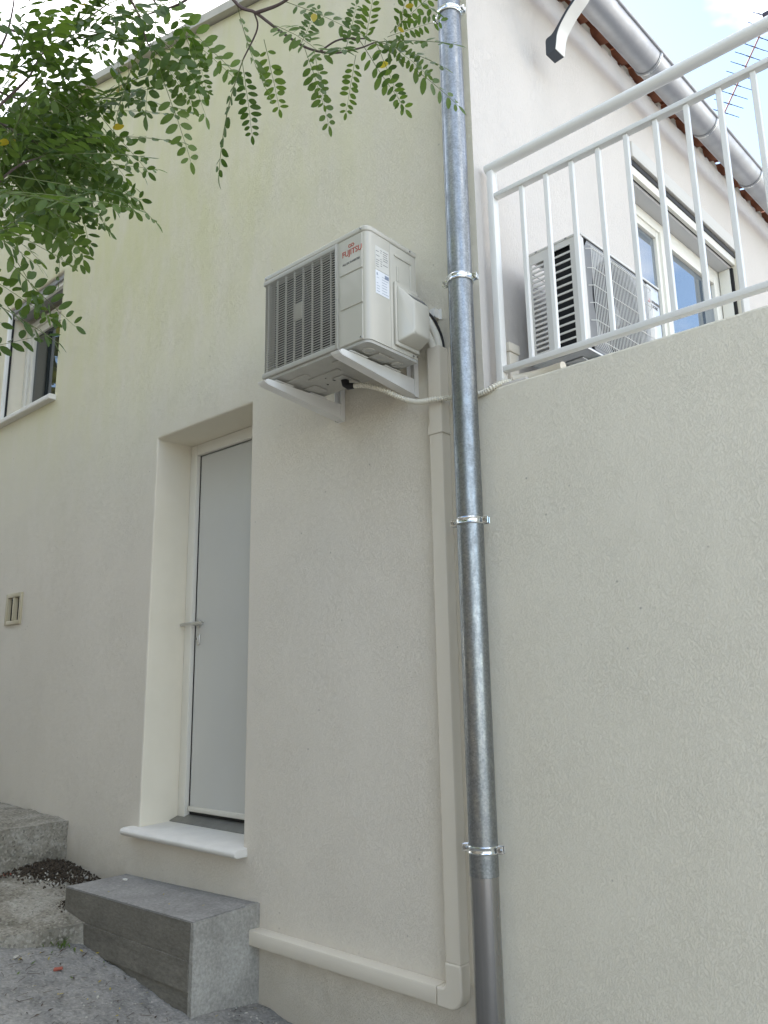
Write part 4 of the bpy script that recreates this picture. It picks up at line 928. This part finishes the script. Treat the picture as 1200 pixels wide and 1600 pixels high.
def twigl(bm, x, y, z, ln, r, mi):
    a = q.random()*6.3; d = Vector((cos(a), sin(a), .05)); e_ = Vector((-d.y, d.x, 0))*q.uniform(-.2, .2)
    tube(bm, [Vector((x, y, z))-d*ln/2, Vector((x, y, z))+e_*ln*.3, Vector((x, y, z))+d*ln/2], r, 5, mi=mi)
for _ in range(260):
    x, y = q.uniform(-4.0, -2.4), q.uniform(-1.2, -.01)
    if x < -2.92 and y > -.36: continue
    if x < -3.75: continue
    flake(bm, x, y, gn(x, y)+.004, q.uniform(.004, .013), q.choice((0, 0, 0, 2, 0)))
for _ in range(40):
    x, y = q.gauss(-3.72, .12), q.gauss(-.62, .2)
    if x < -3.78: x = -3.75
    flake(bm, x, y, gn(x, y)+.008, q.uniform(.006, .016), q.choice((0, 0, 1, 2)))
for _ in range(46):
    x, y = q.uniform(-3.75, -2.95), q.uniform(-1.0, -.38); twigl(bm, x, y, gn(x, y)+.006, q.uniform(.02, .06), .0008, 0)
clods(45, -3.3, -.6, gn, .5, .4, .0, .002, .006, q, bm, 3); clods(40, -2.8, -.12, gn, .3, .12, .0, .002, .007, q, bm, 3)
for _ in range(30):
    x, y = q.uniform(-3.9, -3.0), q.uniform(-.33, -.02); z = .535+(x+3.95)*.018
    if q.random() < .4: flake(bm, x, y, z+.003, q.uniform(.003, .009), q.choice((0, 2)))
solo('ground_litter', bm, [M['litter'], M['leaf'], M['yellow'], M['pebble']], (-3.4, -.6, .25), 'dead leaves, twigs and grit scattered over the lane concrete', 'litter', kind='stuff', smooth=False)
bm = NB(); x, y = -3.79+.0, -.72
bm.free()
def chunk(name, x, y, z, s, m, label, cat, seed):
    bm = NB(); box(bm, -s, s, -s*.6, s*.6, -s*.35, s*.35, s*.2, 1); rough(bm, s*.18, 40, 1, seed); bm.transform(Matrix.Translation((x, y, z)) @ Matrix.Rotation(seed, 4, 'Z'))
    solo(name, bm, m, (x, y, z), label, cat, smooth=False)
chunk('brick_fragment', -3.565, -.60, gn(-3.565, -.60)+.006, .019, M['brick'], 'red brick fragment lying on the lane before the old step', 'brick fragment', 1.0)
chunk('pebble', -3.76, -.70, gn(-3.74, -.70)+.008, .013, M['pebble'], 'pale pebble at the foot of the crumbling old step', 'pebble', 2.2)
chunk('stone_chip', -3.86, -.12, .548, .012, M['stone'], 'small white chip lying on top of the fresh block step', 'stone chip', .3)

wd = NB(); q = random.Random(8)
for _ in range(26):
    x, y = -3.80+q.gauss(0, .035), -.47+q.gauss(0, .03); z = gn(x, y); a = q.random()*6.3; h = q.uniform(.015, .04); d = Vector((cos(a), sin(a), 0))
    b0 = Vector((x, y, z)); s_ = Vector((-d.y, d.x, 0))*q.uniform(.003, .006)
    v = [wd.verts.new(p) for p in (b0, b0+d*h*.5+s_+Vector((0, 0, h*.7)), b0+d*h+Vector((0, 0, h)), b0+d*h*.5-s_+Vector((0, 0, h*.7)))]
    wd.faces.new(v)
solo('weed', wd, M['leaf'], (-3.80, -.47, gn(-3.80, -.47)), 'tiny dark green weed at the foot of the crumbling old step', 'weed', smooth=False)
TWIGS = {
 'T1': [(-1.237, -1.656, 3.137), (-1.195, -1.57, 2.986), (-1.164, -1.531, 2.959), (-1.128, -1.488, 2.916), (-1.087, -1.448, 2.876), (-1.041, -1.414, 2.857), (-0.981, -1.395, 2.844), (-0.946, -1.383, 2.845)],
 'T1b': [(-1.164, -1.531, 2.959), (-1.099, -1.513, 2.954), (-1.017, -1.514, 2.945), (-0.939, -1.477, 2.974)],
 'T1c': [(-1.166, -1.534, 2.959), (-1.184, -1.511, 2.944), (-1.241, -1.504, 2.905)],
 'T1d': [(-1.06, -1.435, 2.859), (-1.019, -1.416, 2.876), (-0.977, -1.379, 2.878)],
 'T2': [(-1.573, -1.675, 3.282), (-1.595, -1.577, 3.216), (-1.615, -1.539, 3.177), (-1.62, -1.521, 3.163)],
 'T2b': [(-1.38, -1.503, 3.22), (-1.443, -1.533, 3.184), (-1.508, -1.538, 3.202), (-1.592, -1.566, 3.213)],
 'T3': [(-2.091, -1.793, 2.899), (-2.034, -1.719, 2.946), (-1.982, -1.639, 2.974), (-1.931, -1.573, 3.004), (-1.895, -1.536, 3.027)],
 'T4': [(-1.889, -1.85, 2.854), (-1.806, -1.799, 2.94), (-1.754, -1.771, 2.991), (-1.739, -1.744, 3.075), (-1.715, -1.676, 3.146)],
 'T5': [(-2.124, -1.81, 3.209), (-2.099, -1.686, 3.188), (-2.045, -1.569, 3.197), (-1.975, -1.487, 3.236)],
 'T6': [(-1.905, -1.839, 2.635), (-1.803, -1.769, 2.755), (-1.757, -1.722, 2.794)],
 'T7': [(-1.67, -1.964, 2.487), (-1.634, -1.918, 2.523), (-1.609, -1.883, 2.544)],
 'T8': [(-2.167, -1.73, 3.288), (-2.096, -1.715, 3.364), (-2.043, -1.721, 3.424), (-1.996, -1.737, 3.479)],
 'T9': [(-2.467, -1.662, 3.014), (-2.352, -1.54, 3.125), (-2.266, -1.437, 3.185)],
 'T10': [(-1.97, -1.872, 3.253), (-1.912, -1.712, 3.258), (-1.849, -1.636, 3.292), (-1.755, -1.577, 3.356)],
 'T11': [(-2.281, -1.745, 3.146), (-2.179, -1.585, 3.207), (-2.107, -1.48, 3.241), (-2.067, -1.439, 3.266)],
 'T12': [(-1.598, -1.612, 3.372), (-1.616, -1.522, 3.313), (-1.623, -1.472, 3.281)],
 'T13': [(-1.647, -1.967, 2.315), (-1.615, -1.935, 2.358), (-1.59, -1.916, 2.393)],
 'T14': [(-0.611, -1.479, 3.014), (-0.534, -1.406, 2.995), (-0.463, -1.338, 2.969), (-0.402, -1.288, 2.949)],
 'T15': [(-0.296, -1.278, 2.833), (-0.251, -1.233, 2.802), (-0.195, -1.192, 2.773)],
 'T16': [(-1.928, -1.862, 2.979), (-1.906, -1.706, 2.936), (-1.864, -1.584, 2.924)],
}
FRONDS = [
 ((-1.244, -1.506, 2.904), (-1.303, -1.42, 2.785)),
 ((-1.19, -1.487, 2.937), (-1.245, -1.384, 2.845)),
 ((-0.996, -1.388, 2.842), (-1.063, -1.35, 2.757)),
 ((-0.938, -1.386, 2.838), (-0.947, -1.293, 2.752)),
 ((-0.916, -1.375, 2.845), (-0.813, -1.336, 2.85)),
 ((-0.887, -1.378, 2.837), (-0.817, -1.418, 2.87)),
 ((-1.067, -1.447, 2.862), (-1.089, -1.403, 2.811)),
 ((-1.51, -1.467, 3.16), (-1.546, -1.387, 3.076)),
 ((-0.922, -1.379, 2.843), (-0.898, -1.323, 2.814)),
 ((-0.963, -1.395, 2.842), (-0.873, -1.462, 2.868)),
 ((-1.008, -1.408, 2.848), (-0.977, -1.399, 2.964)),
 ((-0.903, -1.38, 2.843), (-0.81, -1.387, 2.85)),
 ((-1.094, -1.461, 2.88), (-1.066, -1.429, 2.994)),
 ((-1.614, -1.535, 3.176), (-1.619, -1.376, 3.074)),
 ((-1.614, -1.506, 3.16), (-1.616, -1.389, 3.085)),
]
CROWN = 2000
# ------------------------------------------------------------------ locust tree
tree = thing('locust_tree', (-3.3, -3.2, .3), 'locust tree reaching its feathery branches over the lane from the left', 'tree')
trunk = smoothpath([(-3.35, -3.3, -.1), (-3.3, -3.2, 1.2), (-3.2, -3.1, 2.4), (-3.05, -2.9, 3.6), (-2.9, -2.8, 4.6), (-2.7, -2.8, 5.6)], 6)
part('trunk', T(trunk, [.13-.10*i/(len(trunk)-1) for i in range(len(trunk))], 14), M['bark'], tree)
def limb(pts, r0, r1, name='branch', m='bark', k=6, n=8):
    p = smoothpath(pts, k); return part(name, T(p, [r0+(r1-r0)*i/(len(p)-1) for i in range(len(p))], n), M[m], tree)
TWL = list(TWIGS.items())
limbs = [[(-3.08, -2.95, 3.5), (-2.4, -2.5, 4.0), (-1.7, -2.1, 4.1), (-1.0, -1.9, 4.0), (-.2, -1.8, 4.0), (.6, -1.8, 4.1)],
         [(-3.2, -3.05, 2.6), (-2.9, -2.7, 3.0), (-2.55, -2.35, 3.15), (-2.2, -2.25, 3.3)],
         [(-3.0, -2.85, 4.0), (-2.9, -2.3, 4.4), (-2.6, -1.8, 4.5)]]
for l in limbs: limb(l, .035, .012)
LS = [p for l in limbs for p in smoothpath(l, 8)]
def leaflet(bm, base, d, nrm, ln, wd, mi, q):
    """oval leaflet folded along its midrib"""
    d = d.normalized(); s = d.cross(nrm).normalized(); up = s.cross(d)
    prof = ((0, 0), (.12, .55), (.35, .95), (.62, 1.0), (.86, .62), (1.0, .0))
    bend = q.uniform(-.25, .1); fold = q.uniform(.0, .25)
    mid = [bm.verts.new(base+d*ln*t+up*bend*ln*t*t) for t, _ in prof]
    Lf = [bm.verts.new(base+d*ln*t+s*wd*.5*w_+up*(bend*ln*t*t+fold*wd*.5*w_)) for t, w_ in prof[1:-1]]
    Rt = [bm.verts.new(base+d*ln*t-s*wd*.5*w_+up*(bend*ln*t*t+fold*wd*.5*w_)) for t, w_ in prof[1:-1]]
    for S_ in (Lf, Rt):
        fs = [(mid[0], mid[1], S_[0])]+[(mid[i], mid[i+1], S_[i], S_[i-1]) for i in range(1, 4)]+[(mid[4], mid[5], S_[3])]
        for f in fs: bm.faces.new(f).material_index = mi
def frond(ln, pairs, q, simple=False, ybias=.012):
    bm = NB(); sag = q.uniform(.02, .18)
    P = lambda t: Vector((ln*t, q.uniform(-.001, .001), -sag*ln*t*t))
    pts = [P(t/8) for t in range(9)]
    tube(bm, pts, [.0011-.0006*i/8 for i in range(9)], 4, mi=1)
    for i in range(pairs):
        t = .16+.80*i/(pairs-1); b = P(t); k = .62+.38*sin(pi*min(1, (i+1.2)/(pairs+.6)))
        for sg in (-1, 1):
            if q.random() < .06: continue
            a = radians(q.uniform(62, 82)); d = Vector((cos(a), sg*sin(a), q.uniform(-.35, .2)-.08))
            n = Vector((q.uniform(-.35, .35), q.uniform(-.45, .45), 1)).normalized()
            leaflet(bm, b+d*.003, d, n, .038*k*q.uniform(.75, 1.15), .0165*k*q.uniform(.85, 1.15), 2 if q.random() < ybias else 0, q)
    leaflet(bm, P(1), Vector((1, 0, -.3)), Vector((0, 0, 1)), .03, .013, 0, q)
    return bm
q = random.Random(11); LM = [M['leaf'], M['stalk'], M['yellow']]
VAR = [mesh('leaf', frond(q.uniform(.19, .25), q.choice((7, 8, 9, 9, 10)), q, ybias=(.0, .0, .01, .0, .02, .05)[i % 6]), LM, False) for i in range(12)]
VLEN = []
for me in VAR: VLEN.append(max(v.co.x for v in me.vertices)-.03)
def place(base, d, nrm, vi, sc=1.0):
    d = d.normalized(); y = nrm.cross(d).normalized(); z = d.cross(y)
    o = link('leaf', VAR[vi], tree)
    o.matrix_local = Matrix.Translation(Vector(base)-BASE['locust_tree']) @ Matrix(((d.x, y.x, z.x), (d.y, y.y, z.y), (d.z, y.z, z.z))).to_4x4() @ Matrix.Scale(sc, 4)
    return o
VIEW = Vector((0, -2.45, 1.5))
cnt = 0; EXTRA = []
def grow(pts, step, q, first=0.0, droop=.5, face=.5, sc=1.0):
    """fronds alternate along a twig, spreading sideways and drooping"""
    global cnt
    P = smoothpath(pts, 8); acc = -first; sg = 1
    for a, b in zip(P, P[1:]):
        acc += (b-a).length
        if acc >= step:
            acc = 0; sg = -sg; t = (b-a).normalized()
            sd_ = t.cross(Vector((0, 0, 1))).normalized()*sg
            d = (t*q.uniform(.35, .9)+sd_*q.uniform(.5, 1.0)+Vector((0, 0, -droop*q.uniform(.4, 1.3)))).normalized()
            n = (Vector((q.uniform(-.5, .5), q.uniform(-.9, .1), q.uniform(.3, 1.1)))).normalized()
            if q.random() < face: n = Vector((.55+q.uniform(-.4, .4), -.7+q.uniform(-.4, .4), .2+q.uniform(-.3, .5))).normalized()
            if abs(n.dot(d)) > .93: n = Vector((0, -1, .3)).normalized()
            place(b, d, n, q.randrange(len(VAR)), sc*q.uniform(.85, 1.12)); cnt += 1
            if step < .03: EXTRA.append((b, t, n))
    t = (P[-1]-P[-2]).normalized(); place(P[-1], t+Vector((0, 0, -.3)), Vector((.3, -.6, .6)).normalized(), q.randrange(len(VAR)), sc); cnt += 1
q = random.Random(4)
for nme, pts in TWL:
    thin = nme in ('T1c', 'T1d')
    limb(pts, .0042 if not thin else .0022, .0016, 'twig', 'twig', 6, 6)
    # tie the twig back to the nearest limb
    if nme not in ('T1b', 'T1c', 'T1d'):
        p0 = Vector(pts[0]); l = min(LS, key=lambda a: (a-p0).length); mid = (p0+l)/2+Vector((0, 0, .12)); t0 = (p0-Vector(pts[1])).normalized()*.12
        limb([l, mid, p0+t0, p0], .010, .0045, 'twig', 'twig', 6, 6)
    dens = {'T1': .085, 'T1b': .07, 'T1c': 9, 'T1d': .09, 'T14': .10, 'T15': .11, 'T8': .07, 'T12': .035, 'T2': .05, 'T2b': .06, 'T10': .032}.get(nme, .019)
    grow(pts, dens, q, first=0 if nme not in ('T1',) else .10, droop=.9 if nme in ('T14', 'T15') else .55, face=.5, sc=.92 if nme.startswith('T1') and nme in ('T1', 'T1b', 'T1d') else 1.2)
# the long hanging fronds that stand clear against the wall
for i, (a, b) in enumerate(FRONDS):
    a, b = Vector(a), Vector(b); d = b-a; vi = i % len(VAR); v = (VIEW-a).normalized(); n = (v+Vector((.15, 0, .25))).normalized()
    place(a, d, n, vi, min(1.25, max(.55, d.length/VLEN[vi])))
import sys; print('fronds', cnt, len(FRONDS), file=sys.stderr); print('fronds', cnt)
# unseen crown above and behind the camera, thickened to shade the wall
q = random.Random(90); bm = NB()
small = [frond(.22, 6, q) for _ in range(3)]
tmp = []
for b in small:
    me = bpy.data.meshes.new('t'); b.to_mesh(me); b.free(); tmp.append(me)
big = NB()
dense = [frond(.22, 8, q) for _ in range(6)]; dtmp = []
for b in dense:
    me = bpy.data.meshes.new('t'); b.to_mesh(me); b.free(); dtmp.append(me)
def stamp(me, X_):
    k0 = len(big.verts); big.from_mesh(me); big.verts.ensure_lookup_table()
    for v in big.verts[k0:]: v.co = X_ @ v.co
for b, t, n in EXTRA:
    if q.random() < .45: continue
    for _ in range(1):
        p = b+Vector((q.gauss(-.05, .07), q.gauss(.02, .07), q.gauss(.0, .05))); d = (t+Vector((q.gauss(0, .5), q.gauss(0, .5), q.gauss(-.5, .35)))).normalized()
        nn = (n+Vector((q.gauss(0, .4), q.gauss(0, .4), q.gauss(0, .4)))).normalized(); y = nn.cross(d).normalized(); z = d.cross(y)
        stamp(q.choice(dtmp), Matrix.Translation(p) @ Matrix(((d.x, y.x, z.x), (d.y, y.y, z.y), (d.z, y.z, z.z))).to_4x4())
for _ in range(CROWN):
    while True:
        p = Vector((q.gauss(-3.3, 1.7), q.gauss(-3.5, 1.3), q.gauss(5.1, .75)))
        c = Rm.transposed() @ (p-VIEW)
        if c.z > -.1 or abs(c.x/c.z)*.0+abs(c.y/c.z) > .80 or abs(c.x/c.z) > .62: break
    d = Vector((q.gauss(0, 1), q.gauss(0, 1), q.uniform(-.9, .1))).normalized(); n = Vector((q.gauss(0, .4), q.gauss(0, .4), 1)).normalized(); y = n.cross(d).normalized(); z = d.cross(y)
    me = q.choice(tmp); k0 = len(big.verts); big.from_mesh(me); big.verts.ensure_lookup_table()
    X_ = Matrix.Translation(p) @ Matrix(((d.x, y.x, z.x), (d.y, y.y, z.y), (d.z, y.z, z.z))).to_4x4()
    for v in big.verts[k0:]: v.co = X_ @ v.co
o = part('unseen_shade_foliage', big, LM, tree, smooth=False); o['kind'] = 'stuff'
for me in tmp: bpy.data.meshes.remove(me)

# unseen trees added behind the viewer to block light from the house wall
q = random.Random(17); bm = NB()
def unseen_clump_tree(x, y, h, r, nm, lab):
    t = thing(nm, (x, y, gz(min(x, 6), y)-.3), lab, 'tree', 'unseen trees added across the lane')
    part('trunk', T(smoothpath([(x, y, -.5), (x+.1, y, h*.3), (x, y+.1, h*.6)], 4), [.18-.012*i for i in range(9)], 10), M['bark'], t)  # trunk of the added unseen tree
    bm = NB()
    for _ in range(1700):
        d = Vector((q.gauss(0, 1), q.gauss(0, 1), q.gauss(0, 1))).normalized()*(q.random()**.4)
        p = Vector((x+d.x*r, y+d.y*r, h*.56+d.z*h*.46)); s = q.uniform(.12, .3)
        X_ = Matrix.Translation(p) @ Euler((q.uniform(-1, 1), q.uniform(-1, 1), q.random()*6)).to_matrix().to_4x4()
        bm.faces.new([bm.verts.new(X_ @ Vector(c)) for c in ((-s, 0, 0), (0, -s*.5, .03), (s, 0, 0), (0, s*.5, .03))])
    part('unseen_crown', bm, M['unseenleaf'], t, smooth=False)
for x, y, h, r, lab in ((-12.5, -3.4, 10, 2.9, 'unseen tree added by itself up the lane on the near side of the added wall'), (-12, -7, 10, 3.0, 'tall broad unseen tree added farthest up the lane behind the added wall'), (-8.2, -7.2, 10.5, 2.7, 'unseen tree added behind the added wall, second from the upper end'), (-4.6, -7, 10, 2.6, 'unseen tree added behind the added wall, second from the lower end'), (-1.2, -7.4, 10, 2.6, 'unseen tree added behind the lower end of the added wall')):
    unseen_clump_tree(x, y, h, r, 'unseen_tree', lab)
gw = NB(); box(gw, -16, 1.5, -5.6, -5.2, -1, 3.4)  # unseen wall added to keep light off the lower house wall
bmesh.ops.bisect_plane(gw, geom=gw.verts[:]+gw.edges[:]+gw.faces[:], plane_co=(-6, 0, 0), plane_no=(1, 0, 0))
solo('unseen_wall', gw, M['addedwall'], (-6, -5.4, 0), 'unseen grey wall added along the far side of the lane to block light', 'wall', smooth=False)
